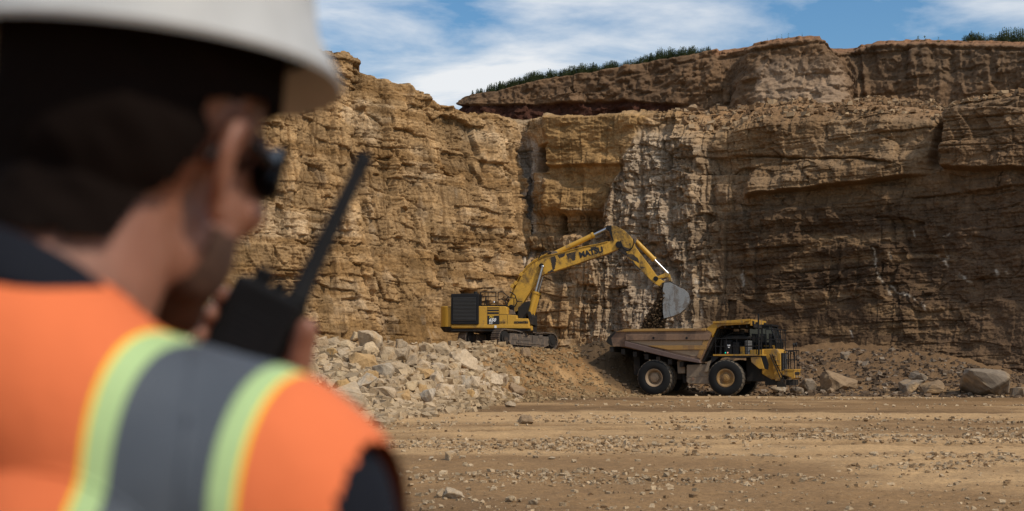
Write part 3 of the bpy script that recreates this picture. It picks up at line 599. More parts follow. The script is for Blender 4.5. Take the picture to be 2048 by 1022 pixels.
for k in range(150):
    p = 610+(rnd.random()**0.8)*430; q0 = np.interp(p, [600, 700, 900, 960, 1010, 1060], [690, 690, 705, 730, 745, 770]); q1 = np.interp(p, [600, 700, 800, 900, 1000, 1070], [850, 850, 820, 800, 800, 800])
    q = q0+(q1-q0)*rnd.random(); w_ = rnd.uniform(8, 20)
    rock(p, q, w_, w_*rnd.uniform(0.6, 0.85), 'small pale stone wedged between the bigger rocks of the heap left of the excavator', G1, 'rock', sink=0.3)
for k in range(26):
    p = 300+rnd.random()*250; q = rnd.uniform(600, 720); w_ = rnd.uniform(8, 22)
    rock(p, q, w_, w_*0.7, 'pale rubble stone on the slope seen between the radio and the face', 'rubble at the foot of the left wall', 'rock')
G2 = 'boulders along the foot of the right wall'
for p, q, w_, h2, lab, kd in ((1680, 767, 72, 36, 'wide pale boulder right of the dump truck at the foot of the wall', 'rock_brown'), (1826, 774, 44, 24, 'left one of the two flat pale blocks near the right wall foot', 'rock_dark'), (1868, 779, 50, 26, 'flat-topped pale block just right of its twin at the wall foot', 'rock_brown'),
    (1985, 771, 96, 50, 'largest rounded dark boulder near the right edge of the photo', 'rock_dark'), (1618, 773, 34, 28, 'grey angular rock close behind the truck bumper', 'rock_dark'), (1596, 784, 26, 14, 'small flat rock below the truck front bumper', 'rock_dark'), (1664, 783, 15, 12, 'small stone leaning on the wide pale boulder', 'rock_brown'), (1840, 758, 30, 18, 'dull rock lying behind the pair of flat blocks', 'rock_dark'),
    (1692, 712, 18, 14, 'rock resting up on the scree above the wide pale boulder', 'rock_dark'), (2036, 785, 30, 24, 'dark rock cut off by the right edge of the photo', 'rock_dark'), (1558, 780, 30, 20, 'whitish grey rubble lump under the truck front', 'rock_grey'), (1775, 783, 14, 8, 'small stone midway between the boulders along the right wall', 'rock_brown')):
    rock(p, q, w_, h2, lab, G2, kd, sink=0.12)
G3 = 'loose stones on the open floor'
for p, q, w_, h2, lab, kd in ((900, 912, 26, 20, 'pale angular stone alone on the floor left of centre', 'rock'), (862, 917, 10, 8, 'small stone just left of the pale angular stone', 'rock'), (880, 988, 22, 16, 'left of the two pale stones at the bottom beside the sleeve', 'rock'), (908, 990, 42, 18, 'wider of the two pale stones at the bottom beside the sleeve', 'rock'), (1020, 999, 16, 13, 'stone at the bottom in the gravel patch, left of a similar one', 'rock'), (1068, 1005, 18, 12, 'stone at the bottom, right end of the gravel patch', 'rock'), (1040, 1000, 12, 9, 'little stone between two larger stones in the bottom gravel', 'rock'), (930, 930, 14, 6, 'flat stone right of the pale angular stone', 'rock'), (1072, 914, 12, 6, 'first of two flat stones right of the centre-left stone', 'rock'), (1104, 916, 16, 6, 'second of two flat stones on the floor left of centre', 'rock'), (1298, 846, 12, 5, 'small stone on the floor in front of the rear truck wheel', 'rock'), (1395, 857, 14, 5, 'small stone on the floor in front of the truck tank', 'rock'), (1862, 916, 22, 9, 'pale flat stone right of the floor centre among gravel', 'rock')):
    rock(p, q, w_, h2, lab, G3, kd, sink=0.2)
# stones fallen on the bench
for p, q, Y, w_, lab in ((1788, 203, 108, 15, 'pale orange boulder sitting on the ledge above the right wall'), (1780, 221, 106.5, 9, 'small pale stone just below the orange boulder on the ledge'), (1792, 227, 106, 10, 'second small stone below the orange boulder on the ledge'), (1690, 237, 107, 11, 'tan stone near the lip of the wall left of the boulder on the ledge'), (1545, 230, 109, 14, 'tan block lying on the lip left of the soil hump'), (1385, 214, 113, 18, 'dark brown clod on the rubble slope above the middle wall')):
    o = bpy.data.objects.new('rock', RD['rock_brown'][int(p) % 4]); COL.objects.link(o); o.location = at(p, q, Y); s_ = w_*Y/F; o.scale = (s_*1.2, s_, s_*1.1); o.rotation_euler = (0.2, 0.3, p); tag(o, lab, 'rock', 'stones on the ledge')
# countless stones: gravel on the floor, rubble on slopes
def stones(name, label, X, Y, S, mat, col, zoff=0.15, zf=None):
    n = len(X); Zg = H(X, Y) if zf is None else zf(X, Y)
    cube = np.array([[-1, -1, -1], [1, -1, -1], [1, 1, -1], [-1, 1, -1], [-1, -1, 1], [1, -1, 1], [1, 1, 1], [-1, 1, 1]])*0.5
    fc = np.array([[0, 3, 2, 1], [4, 5, 6, 7], [0, 1, 5, 4], [1, 2, 6, 5], [2, 3, 7, 6], [3, 0, 4, 7]])
    V = cube[None]*(1+RNG.uniform(-0.5, 0.35, (n, 8, 3))); V = V*np.stack([RNG.uniform(.7, 1.3, n), RNG.uniform(.6, 1.1, n), RNG.uniform(.4, .85, n)], -1)[:, None]
    a = RNG.uniform(0, 6.28, n); b = RNG.uniform(-.6, .6, n); ca, sa, cb_, sb = np.cos(a)[:, None], np.sin(a)[:, None], np.cos(b)[:, None], np.sin(b)[:, None]
    x, y, z = V[..., 0], V[..., 1], V[..., 2]; y, z = y*cb_-z*sb, y*sb+z*cb_; x, y = x*ca-y*sa, x*sa+y*ca
    P = np.stack([x, y, z], -1)*S[:, None, None]; P[..., 0] += X[:, None]; P[..., 1] += Y[:, None]; P[..., 2] += (Zg+zoff*S)[:, None]
    cc = np.repeat(col*RNG.uniform(0.75, 1.2, (n, 1)), 8, 0)
    o = npmesh(name, P.reshape(-1, 3), (fc[None]+8*np.arange(n)[:, None, None]).reshape(-1, 4), mat, smooth=False, cols=cc); tag(o, label, 'gravel', kind='stuff'); return o
M['gravel'] = earth('gravel_stone', 3, 0.8, 1.2, 0.01, 20)
n = 150000
Yg = 13.5*np.exp(RNG.random(n)**1.05*1.85); Xg = RNG.uniform(-0.30, 0.42, n)*Yg
den = sst(0.08, 0.36, fbm(Xg*0.11, Yg*0.28, 63, 6)+0.35*fbm(Xg*0.9, Yg*0.9, 64, 3))+0.035+0.10*sst(24, 17, Yg)
k = RNG.random(n) < den*np.where(Yg > 38, 0.45, 1); k &= Yg < interp(Xg, FOOT)+1; Xg, Yg = Xg[k], Yg[k]
Sg = (0.008+0.062*RNG.random(len(Xg))**6)*(0.65+Yg/38)
cg = mixc(np.ones((len(Xg), 3))*np.array((0.42, 0.31, 0.195)), (0.27, 0.175, 0.095), (RNG.random(len(Xg)) < 0.35).astype(float))
stones('gravel', 'scattered grey and tan gravel over the dirt floor', Xg, Yg, Sg, M['gravel'], cg)
n = 34000
Xg = -22+RNG.random(n)*31; Yg = interp(Xg, FOOT)+RNG.normal(0, 1, n)*2.5+RNG.random(n)**1.3*(20+26*sst(-8, -13, Xg))
k = (RNG.random(n) < 0.35+0.65*sst(3, -3, Xg)) & (Yg > 30) & (Yg < 96); Xg, Yg = Xg[k], Yg[k]
Sg = 0.04+0.36*RNG.random(len(Xg))**2.8*(0.55+0.45*sst(2, -3, Xg))
cg = mixc(np.ones((len(Xg), 3))*np.array((0.38, 0.28, 0.175)), (0.26, 0.175, 0.09), sst(-3, 1, Xg)*0.95)
dk = sst(1.25, 0.9, ((Xg-7.4)/3.3)**2+((Yg-87.6)/4.2)**2); cg = mixc(cg, (0.10, 0.07, 0.045), dk)
stones('rubble', 'fine broken rubble filling the rock heap and the dirt slope', Xg, Yg, Sg, M['gravel'], cg)
n = 11000
Xg = 9+RNG.random(n)*34; Yg = 113-0.52*(Xg-6)-24+RNG.random(n)**1.1*17; Sg = 0.04+0.30*RNG.random(n)**5
cg = mixc(np.ones((n, 3))*np.array((0.125, 0.085, 0.055)), (0.24, 0.185, 0.135), (RNG.random(n) < 0.18).astype(float))
# rubble lying on the ledge and on the leaning edge of the wall
kk = RNG.integers(0, bench_w.size, 60000); w0 = bench_w.ravel()[kk]; kk = kk[RNG.random(len(kk)) < w0*0.5]
LX = np.r_[bench_xyz[0].ravel()[kk], lean_xyz[0]]; LY = np.r_[bench_xyz[1].ravel()[kk], lean_xyz[1]]; LZ = np.r_[bench_xyz[2].ravel()[kk], lean_xyz[2]]
stones('ledge_rubble', 'brown rubble and crumbled soil on the ledge and the lip of the right wall', LX+RNG.uniform(-.1, .1, len(LX)), LY, 0.07+0.45*RNG.random(len(LX))**3.2, M['gravel'], mixc(np.ones((len(LX), 3))*np.array((0.22, 0.135, 0.072)), (0.34, 0.24, 0.145), (RNG.random(len(LX)) < 0.3).astype(float)), zf=lambda a_, b_: LZ)
stones('scree', 'brown scree along the foot of the right wall', Xg, Yg, Sg, M['gravel'], cg)
# ------------------------------------------------------------------ machines: outlines measured on a plane of the machine, then built at real depth and thickness
class Frame:
    def __init__(s, o, yaw):
        s.o = Vector(o); s.yaw = yaw; s.f = Vector((math.cos(yaw), math.sin(yaw), 0)); s.l = Vector((-math.sin(yaw), math.cos(yaw), 0))
    def q(s, px, py, ly):
        """photo point -> (x, z) on the machine's own vertical plane y = ly"""
        d = ray(px, py); p = s.o+s.l*ly; t = (p-CAM).dot(s.l)/d.dot(s.l); w_ = CAM+d*t-s.o
        return (w_.dot(s.f), w_.z)
    def fx(s, px, lx, ly0=0):
        """photo column -> y on the plane x = lx (front faces)"""
        d = ray(px, 736); p = s.o+s.f*lx; t = (p-CAM).dot(s.f)/d.dot(s.f); return (CAM+d*t-s.o).dot(s.l)
# ================================================================== DUMP TRUCK
psi = R(-23)
N0 = at(1308, 791.5, 83.5); Lw = Vector((math.sin(R(23)), math.cos(R(23)), 0))
tf = Frame((N0.x+2.0*Lw.x, N0.y+2.0*Lw.y, 0.0), psi)
tk = empty('dump_truck', tf.o, psi)
tag(tk, 'yellow mining dump truck with a rusty tray parked on the quarry floor', 'dump truck')
A = lambda u, v, ly=-1.95: tf.q(1200+u/4.6455, 600+v/4.6455, ly)      # from the enlarged crop
# --- tray: side walls, floor, ribs
W2 = 1.95
side = [A(60, 385), A(72, 345), A(140, 296), (A(240, 275)), A(985, 266), A(1065, 203), A(1395, 180)]
under = [A(1400, 222), A(1120, 238), A(1082, 262), A(1040, 345), A(925, 585), A(700, 543), A(240, 437), A(115, 428)]
tray = MB()
outl = side[:5]+[A(1040, 300), A(1015, 372), A(925, 585), A(700, 543), A(240, 437), A(115, 428)]
tray.prism(outl, -W2, -W2+0.10); tray.prism(outl, W2-0.10, W2)
fl = [A(60, 392), A(115, 420), A(700, 533), A(925, 575), A(925, 558), A(700, 515), A(115, 402)]
tray.prism(fl, -W2+0.08, W2-0.08)
fw = [A(925, 575), A(1040, 345), A(1010, 345), A(900, 560)]
tray.prism(fw, -W2+0.08, W2-0.08)
to = tray.build('dump_body', M['tray'], tk, bevel=0.02)
# rolled top rail
mb = MB(); p = [A(150, 296), A(240, 270), A(985, 262), A(985, 286), A(240, 294)]
mb.prism(p, -W2-0.10, -W2+0.06); mb.prism(p, W2-0.06, W2+0.10); mb.build('top_rail', M['tray_yellow'], to, bevel=0.02)
for yy0, yy1 in ((-W2-0.13, -W2-0.002), (W2+0.002, W2+0.13)):
    MB().prism([A(245, 318), A(1040, 314), A(1016, 372), A(245, 376)], yy0, yy1).build('side_rib', M['tray'], to, bevel=0.015)
for yy0, yy1 in ((-W2-0.11, -W2-0.002), (W2+0.002, W2+0.11)):
    MB().prism([A(450, 424), A(996, 420), A(984, 461), A(640, 464)], yy0, yy1).build('side_rib', M['tray_yellow'], to, bevel=0.015)
for yy0, yy1 in ((-W2-0.09, -W2-0.002), (W2+0.002, W2+0.09)): MB().prism([A(965, 376), A(1012, 376), A(935, 545), A(903, 528)], yy0, yy1).build('front_post', M['tray_yellow'], to, bevel=0.015)
mb = MB()
for yy in (-W2-0.004, W2+0.004):
    mb.prism([A(250, 380), A(962, 374), A(955, 418), A(445, 422)], min(yy, yy-0.012 if yy < 0 else yy), yy if yy < 0 else yy+0.012)
    mb.prism([A(645, 470), A(980, 466), A(932, 520), A(860, 520)], yy-0.012 if yy < 0 else yy, yy if yy < 0 else yy+0.012)
mb.build('side_panel', M['tray_pale'], to)
mb = MB()
for yy0, yy1 in ((-W2-0.16, -W2+0.2), (W2-0.2, W2+0.16)):
    mb.prism([A(235, 386), A(250, 384), A(720, 508), A(925, 556), A(938, 588), A(700, 549), A(235, 432)], yy0, yy1)
mb.build('lower_rail', paint('purple_rust_steel', (0.125, 0.085, 0.074), 0.6, dirt=(0.085, 0.058, 0.045), amount=0.4), to, bevel=0.03)
mb = MB()
for k in range(7):
    t = k/6; a = A(200+t*640, 440+t*136, 0); mb.bb(a[0]-0.12, a[0]+0.12, -W2+0.05, W2-0.05, a[1]-0.30, a[1]+0.02)
mb.build('floor_beam', M['dark'], to, bevel=0.02)
mb = MB()
for u in (503, 811):
    a = A(u, 353); mb.cyl((a[0], -W2-0.15, a[1]), (a[0], -W2-0.10, a[1]), 0.07, n=12)
mb.build('rail_hole', M['black'], to)
mb = MB(); tl = [A(58, 388), A(72, 345), A(138, 292), A(150, 300), A(105, 352), A(120, 424), A(100, 424)]
mb.prism(tl, -W2-0.02, -W2+0.12); mb.prism(tl, W2-0.12, W2+0.02); mb.prism([A(58, 388), A(62, 372), A(110, 410), A(104, 426)], -W2+0.12, W2-0.12)
mb.build('tail_lip', M['dark'], to, bevel=0.02)
# canopy over the cab
cz = 1.85
mb = MB()
mb.prism([A(985, 268), A(1065, 205), A(1395, 182), A(1396, 222), A(1130, 238), A(1084, 262), A(1042, 345), A(1035, 310), A(940, 300)], -W2, -W2+0.12)
mb.prism([A(985, 268), A(1065, 205), A(1395, 182), A(1396, 222), A(1130, 238), A(1084, 262), A(1042, 345), A(1035, 310), A(940, 300)], W2-0.12, W2)
a, b_ = A(1065, 207), A(1395, 184)
mb.prism([a, b_, (b_[0], b_[1]-0.10), (a[0], a[1]-0.10)], -W2+0.1, W2-0.1)
mb.prism([A(1042, 345), A(985, 345), A(1010, 275), A(1065, 207), A(1084, 215)], -W2+0.1, W2-0.1)
can = mb.build('canopy', M['yellow_truck'], to, bevel=0.02)
mb = MB(); mb.prism([A(1050, 200), A(1395, 176), A(1395, 192), A(1350, 200), A(1340, 212), A(1050, 216)], -W2-0.08, -W2-0.003); mb.build('canopy_flange', M['yellow_truck'], can, bevel=0.01)
cf = MB(); cf.bb(b_[0], b_[0]+0.10, -W2, W2-0.35, b_[1]-0.33, b_[1]+0.03); cfo = cf.build('canopy_front', M['yellow_truck'], can, bevel=0.015)
mb = MB(); mb.bb(b_[0]+0.10, b_[0]+0.12, 1.0, 1.52, b_[1]-0.27, b_[1]-0.08); mb.bb(b_[0]+0.10, b_[0]+0.12, -1.9, -1.4, b_[1]-0.27, b_[1]-0.06); mb.build('marker_plate', M['decal_black'], can)
mb = MB()
for k in range(5):
    x_ = 4.2+k*0.42; mb.prism([(x_, a[1]-0.12), (x_+0.08, a[1]-0.12), (x_+0.08, a[1]-0.32), (x_, a[1]-0.32)], -W2+0.12, W2-0.12)
mb.build('canopy_beam', M['dark'], can)
# front wall of the tray seen under the canopy: ribbed and dark
mb = MB()
for k in range(8): yy = -1.7+k*0.47; mb.prism([A(1050, 340), A(1080, 262), A(1100, 262), A(1068, 345), A(962, 570), A(938, 570)], yy, yy+0.1)
mb.build('front_wall_rib', M['dark'], to)
# --- chassis
mb = MB()
for sy in (-0.75, 0.55): mb.bb(-1.2, 7.2, sy, sy+0.22, 0.95, 1.45)
mb.bb(-0.5, 0.5, -1.0, 1.0, 0.75, 1.5); mb.bb(4.2, 5.0, -1.1, 1.1, 0.7, 1.3); mb.bb(6.3, 7.0, -0.9, 0.9, 0.65, 1.25); mb.bb(2.1, 2.5, -0.8, 0.8, 0.9, 1.9)
mb.cyl((-0.0, -1.7, 1.06), (0, 1.7, 1.06), 0.36, n=20); mb.cyl((4.55, -1.4, 1.06), (4.55, 1.4, 1.06), 0.22, n=16)
mb.bb(5.2, 6.6, -0.8, 0.8, 0.85, 2.3); mb.bb(-1.6, -1.2, -0.9, 0.9, 1.2, 2.3)
mb.build('chassis', M['dark'], tk, bevel=0.03)
mb = MB(); mb.prism([A(795, 600), A(975, 598), A(1006, 640), A(1004, 782), A(812, 782), A(793, 760)], -1.75, -0.85)
ft = mb.build('fuel_tank', M['tank'], tk, bevel=0.05)
mb = MB(); a = A(863, 733, -1.75); mb.cyl((a[0], -1.79, a[1]), (a[0], -1.74, a[1]), 0.10, n=16); mb.build('filler_cap', M['tray'], ft)
mb = MB(); a = A(920, 695, -1.75); mb.cyl((a[0], -1.78, a[1]), (a[0], -1.74, a[1]), 0.09, n=16); a = A(800, 712, -1.75); c_ = A(1000, 708, -1.75); mb.cyl((a[0], -1.76, a[1]), (c_[0], -1.76, c_[1]), 0.018, n=6); mb.build('tank_seam', M['tank'], ft)
mb = MB(); mb.bb(1.6, 3.6, 0.9, 1.75, 0.75, 1.85); mb.build('oil_tank', M['tank'], tk, bevel=0.05)
mb = MB(); mb.prism([A(695, 575), A(722, 540), A(770, 560), A(772, 682), A(704, 684)], -1.55, -1.15); mb.build('hoist_bracket', M['tank'], tk, bevel=0.04)
for sy in (-1.0, 1.0):
    a = A(745, 560, -1.2); mb = MB(); mb.cyl((a[0]+0.25, sy, 0.75), (a[0]+0.05, sy, 1.7), 0.15); cy_ = mb.build('hoist_cylinder', M['dark'], tk, smooth=True)
    MB().cyl((a[0]+0.05, sy, 1.7), (a[0]-0.08, sy, 2.35), 0.08).build('rod', M['chrome'], cy_, smooth=True)
mb = MB(); mb.prism([A(405, 500, -1), A(470, 505, -1), A(480, 560, -1), A(430, 545, -1)], -1.1, -0.8); mb.prism([A(405, 500, -1), A(470, 505, -1), A(480, 560, -1), A(430, 545, -1)], 0.8, 1.1); mb.build('tray_hinge', M['muddy'], tk)
mb = MB(); mb.prism([A(1005, 575, -1.8), A(1040, 560, -1.8), A(1000, 668, -1.8), A(972, 668, -1.8)], -1.95, -1.2); mb.build('mud_flap', M['tank'], tk, bevel=0.02)
# --- wheels
def wheel(x, y0, sgn, width, rimmat, deep, dual=False):
    """y0: outer face; sgn -1 for the near side"""
    Rw = 1.06; n = 120
    prof = [(0.50, 0.05), (0.56, 0.0), (0.72, -0.02), (0.92, 0.01), (0.99, 0.05), (1.045, 0.10), (1.06, 0.17), (1.06, width*0.5), (1.06, width-0.17), (1.045, width-0.10), (0.99, width-0.05), (0.9, width-0.01), (0.7, width), (0.5, width-0.05)]
    prof2 = [(r*Rw/1.06, yy) for r, yy in prof]
    nn = []
    for (r, yy), (r2, y2) in zip(prof2[:-1], prof2[1:]):
        m = 6 if r > 1.0 and r2 > 1.0 else 1
        nn += [(r+(r2-r)*i/m, yy+(y2-yy)*i/m) for i in range(m)]
    nn.append(prof2[-1])
    def lug(k, j, yy):
        r = nn[j][0]
        if r < 1.0: return 1
        c_ = abs(yy-width/2)/width
        g_ = ((k+(yy*14 if yy < width/2 else (width-yy)*14)+2*(yy > width/2)) % 5) < 1.8
        return 0.955 if g_ else 1
    cyy = y0 if sgn < 0 else y0-width
    tread = MB(); tread.lathe(nn, (x, cyy, Rw), n, lug, close=False)
    # rim: dished disc on the outer side
    d = deep; s_ = 1 if sgn < 0 else -1; yo = y0
    rimp = [(0.0, d*0.45), (0.24, d*0.45), (0.26, d*0.5), (0.265, d), (0.36, d), (0.40, d*0.55), (0.44, 0.05), (0.52, 0.0), (0.535, 0.03), (0.535, width-0.04), (0.40, width-0.04), (0.0, width-0.1)]
    if deep < 0.15: rimp = [(0.0, -0.01), (0.10, -0.01), (0.12, 0.03), (0.20, 0.04), (0.24, 0.10), (0.34, 0.12), (0.40, 0.07), (0.43, 0.05), (0.46, 0.01), (0.52, 0.0), (0.535, 0.03), (0.535, width-0.04), (0.40, width-0.04), (0.0, width-0.1)]
    rm = MB(); rm.lathe([(r, yy*s_) for r, yy in rimp], (x, yo, Rw), 48, close=False)
    for k in range(16):
        t = 2*math.pi*k/16; rr_ = 0.30; rm.cyl((x+rr_*math.cos(t), yo+s_*(d if deep > .15 else 0.1), Rw+rr_*math.sin(t)), (x+rr_*math.cos(t), yo+s_*((d if deep > .15 else 0.1)-0.035), Rw+rr_*math.sin(t)), 0.018, n=6)
    w_ = rm.build('wheel', rimmat, tk, smooth=True)
    t_ = tread.build('tyre', M['tyre'], w_, smooth=True)
    t_.data.materials.append(M['tread'])
    mi = [1 if (math.hypot(p_.center.x-x, p_.center.z-Rw) > 1.0) else 0 for p_ in t_.data.polygons]; t_.data.polygons.foreach_set('material_index', mi)
    return w_
wheel(0, -2.0, -1, 0.62, M['rim'], 0.26); wheel(0, -1.30, -1, 0.62, M['rim'], 0.2)
wheel(0, 2.0, 1, 0.62, M['rim'], 0.26); wheel(0, 1.30, 1, 0.62, M['rim'], 0.2)
fxw = A(1165, 735, -2.0)[0]
wheel(fxw, -2.0, -1, 0.64, M['rim_yellow'], 0.1); wheel(fxw, 2.0, 1, 0.64, M['rim_yellow'], 0.1)
# --- deck
dz = A(1100, 512)[1]
x_a, x_b = A(1050, 512)[0], A(1500, 512)[0]
mb = MB(); mb.bb(x_a, x_b, -1.95, -1.87, dz-0.045, dz+0.045); mb.bb(x_b, x_b+0.06, -1.95, 1.95, dz-0.045, dz+0.045); dk_edge = mb.build('deck_edge', M['yellow_truck'], tk, bevel=0.008)
mb = MB(); mb.bb(x_a, x_b, -1.87, 1.93, dz-0.06, dz+0.02); mb.prism([A(1000, 530), A(1100, 525), A(1260, 540), A(1480, 528), A(1480, 520), A(1040, 518)], -1.90, -0.9); dk = mb.build('deck', M['black'], tk)
mb = MB(); mb.prism([A(1040, 525), A(1105, 530), A(1030, 590), A(1000, 640), A(985, 640)], -1.9, -1.0); mb.prism([A(1110, 528), A(1190, 532), A(1290, 541), A(1390, 528), A(1390, 522), A(1110, 522)], -1.96, -1.0); mb.build('fender', M['black'], tk)
# yellow wedge panel behind the steps and the perforated side strip
mb = MB(); mb.prism([A(1396, 528), A(1490, 525), A(1525, 640), A(1478, 640), A(1404, 578)], -1.9, -1.72); mb.build('fender_panel', M['yellow_truck'], tk, bevel=0.02)
mb = MB(); mb.prism([A(1490, 518), A(1535, 518), A(1562, 600), A(1556, 648), A(1530, 640)], -1.86, -1.75); st_ = mb.build('fender_strip', M['black'], tk)
# hood / nose
xg = 7.25; B_q = lambda u, v, ly: A(u, v, ly)
hz = A(1600, 456, -0.95)[1]
mb = MB()
n1_ = A(1530, 470, -0.95)[0]; g_top = A(1640, 470, -0.95)[1]
mb.prism([(6.15, hz), (7.0, hz+0.02), (xg, hz-0.28), (xg, 0.98), (6.7, 0.98), (6.15, 1.3)], -0.98, 0.98)
hood = mb.build('hood', M['yellow_truck'], tk, bevel=0.04)
mb = MB(); mb.bb(xg+0.003, xg+0.09, -0.86, 0.5, 1.02, hz-0.22); gr = mb.build('grille', M['black'], tk, bevel=0.02)
mb = MB()
for k in range(16): mb.bb(xg+0.09, xg+0.12, -0.78, 0.42, 1.08+k*0.085, 1.10+k*0.085)
for yy in (-0.62, -0.2, 0.2): mb.bb(xg+0.09, xg+0.13, yy, yy+0.03, 1.04, hz-0.26)
mb.build('grille_slats', plain('grey_slats', (0.2, 0.2, 0.2), 0.5), gr)
mb = MB()
for yy in (-0.75, 0.35): mb.bb(xg+0.14, xg+0.19, yy, yy+0.06, 0.98, hz-0.1)
mb.build('grille_guard', M['black'], tk)
# bumper
bx0, bz1 = A(1610, 655, -0.95); bxf = 8.0
z_t = A(1735, 652, -0.8)[1]; z_b = A(1735, 738, -0.8)[1]
mb = MB(); mb.prism([(7.1, z_t-0.02), (bxf, z_t-0.02), (bxf, z_b+0.08), (bxf-0.15, z_b), (7.8, z_b+0.12), (7.1, z_b+0.30)], -0.86, 0.82)
bump = mb.build('bumper', M['yellow_truck'], tk, bevel=0.03)
mb = MB(); mb.prism([(bxf-0.55, z_t+0.06), (bxf+0.02, z_t+0.06), (bxf+0.02, z_t-0.03), (bxf-0.55, z_t-0.03)], -0.89, 0.85); mb.build('bumper_rim', M['yellow_truck'], bump, bevel=0.01)
mb = MB(); mb.bb(bxf+0.002, bxf+0.04, -0.72, 0.45, z_t-0.26, z_t-0.10); mb.build('bumper_slot', M['decal_black'], bump)
for yy in (-0.6, 0.15):
    mb = MB(); mb.bb(bxf+0.002, bxf+0.05, yy, yy+0.38, z_b+0.10, z_b+0.22); mb.build('headlight', M['tank'], bump, bevel=0.01)
mb = MB(); mb.bb(3.75, 5.05, 0.2, 1.9, dz+0.02, dz+1.35); mb.bb(3.6, 5.1, -0.6, -0.45, dz, dz+1.2); mb.build('engine_housing', M['black'], tk, bevel=0.04)
mb = MB(); mb.cyl((4.85, -0.3, dz), (4.85, -0.3, dz+1.5), 0.16, n=14); mb.cyl((4.45, -0.1, dz), (4.45, -0.1, dz+1.4), 0.16, n=14); mb.build('exhaust_stack', M['dark'], tk, smooth=True)
mb = MB(); mb.bb(6.9, 7.9, -0.7, 0.7, 0.65, 0.95); mb.bb(7.0, 7.5, -0.95, -0.7, 0.55, 0.98); mb.build('front_frame', M['dark'], tk, bevel=0.02)
# ladder frame below the bumper
mb = MB(); a = [A(1762, 745, 0.0), A(1816, 745, 0.0), A(1816, 800, 0.0), A(1762, 800, 0.0)]
y1_, y2_ = tf.fx(1579, 8.0), tf.fx(1591, 8.0)
mb.rails([((8.0, y1_, .95), (8.0, y1_, .38)), ((8.0, y2_, .95), (8.0, y2_, .38)), ((8.0, y1_, .38), (8.0, y2_, .38)), ((8.0, y1_, .66), (8.0, y2_, .66))], 0.02); mb.build('step', M['black'], tk)
# stairs from the bumper to the deck
mb = MB()
for sy in (-1.72, -1.12): mb.box((7.15, sy, 1.62), (0.05, 0.04, 1.75), Matrix.Rotation(R(-24), 3, 'Y'))
for k in range(6): mb.bb(6.80+k*0.14, 7.0+k*0.14, -1.72, -1.12, 2.30-k*0.27, 2.33-k*0.27)
stairs = mb.build('stairs', M['dark'], tk)
mb = MB(); mb.prism([(6.72, 2.36), (7.0, 2.36), (7.2, 1.1), (7.2, 0.9), (6.95, 0.9)], -1.1, -1.0); mb.build('stair_side', M['yellow_truck'], tk, bevel=0.01)

# rails
mb = MB(); zt = dz+1.05
for x_ in np.arange(x_a+0.15, x_b, 0.62): mb.cyl((x_, -1.9, dz), (x_, -1.9, dz+ (0.95 if x_ > 4.6 else 0.95)), 0.022, n=6)
mb.rails([((x_a+.1, -1.9, dz+.95), (x_b, -1.9, dz+.95)), ((x_a+.1, -1.9, dz+.5), (x_b, -1.9, dz+.5)), ((x_b, -1.9, dz), (x_b, -1.9, dz+1.1)), ((x_b-.3, -1.9, dz), (x_b-.3, -1.9, dz+1.1)), ((x_b, -1.9, dz+1.1), (x_b, -1.2, dz+1.1))], 0.025)
mb.build('handrail', M['black'], tk, smooth=True)
mb = MB()   # rails above the nose and round the front
xr = 7.0
for yy in (-0.9, -0.3, 0.3, 0.9, 1.5): mb.cyl((xr, yy, hz), (xr, yy, hz+1.15), 0.026, n=6)
for zz in (0.55, 1.13): mb.cyl((xr, -0.9, hz+zz), (xr, 1.8, hz+zz), 0.026, n=6)
mb.rails([((6.4, -0.9, hz+1.13), (xr, -0.9, hz+1.13)), ((6.4, -0.9, hz), (6.4, -0.9, hz+1.13)), ((6.4, -0.9, hz+.55), (xr, -0.9, hz+.55))], 0.026)
mb.build('front_rail', M['black'], tk, smooth=True)
mb = MB()   # tall grab rails standing on the bumper
zr0, zr1 = z_t+0.05, A(1825, 470, 0.8)[1]
for yy in (0.78, 0.25, -0.45):
    mb.rails([((bxf-0.06, yy, zr0), (bxf-0.06, yy, zr1-(0.0 if yy > 0 else 0.1))), ((bxf-0.55, yy, zr0), (bxf-0.55, yy, zr1)), ((bxf-0.06, yy, zr1-(0 if yy > 0 else .1)), (bxf-0.55, yy, zr1)), ((bxf-0.06, yy, (zr0+zr1)/2), (bxf-0.55, yy, (zr0+zr1)/2))], 0.028)
mb.rails([((bxf-0.06, 0.78, zr1), (bxf-0.06, 0.25, zr1)), ((bxf-.06, .78, zr0+.5), (bxf-.06, .25, zr0+.5))], 0.028)
mb.build('grab_rail', M['black'], tk, smooth=True)
for yy, zz, xx in ((0.35, 2.95, 7.75), (0.75, 2.98, 7.8), (0.15, 2.45, 7.8)):
    mb = MB(); mb.cyl((xx, yy-0.1, zz-0.5), (xx, yy-0.1, zz), 0.02, n=6); arm_ = mb.build('mirror_arm', M['black'], tk)
    MB().ball((xx, yy, zz), 0.14, (0.5, 1.0, 1.0)).build('mirror', M['black'], arm_, smooth=True)
# black post beside the canopy with the whip light
mb = MB(); a = A(1465, 165); mb.cyl((x_b-0.15, -1.93, dz), (x_b-0.15, -1.93, 4.72), 0.05, n=8); mb.build('post', M['black'], tk)
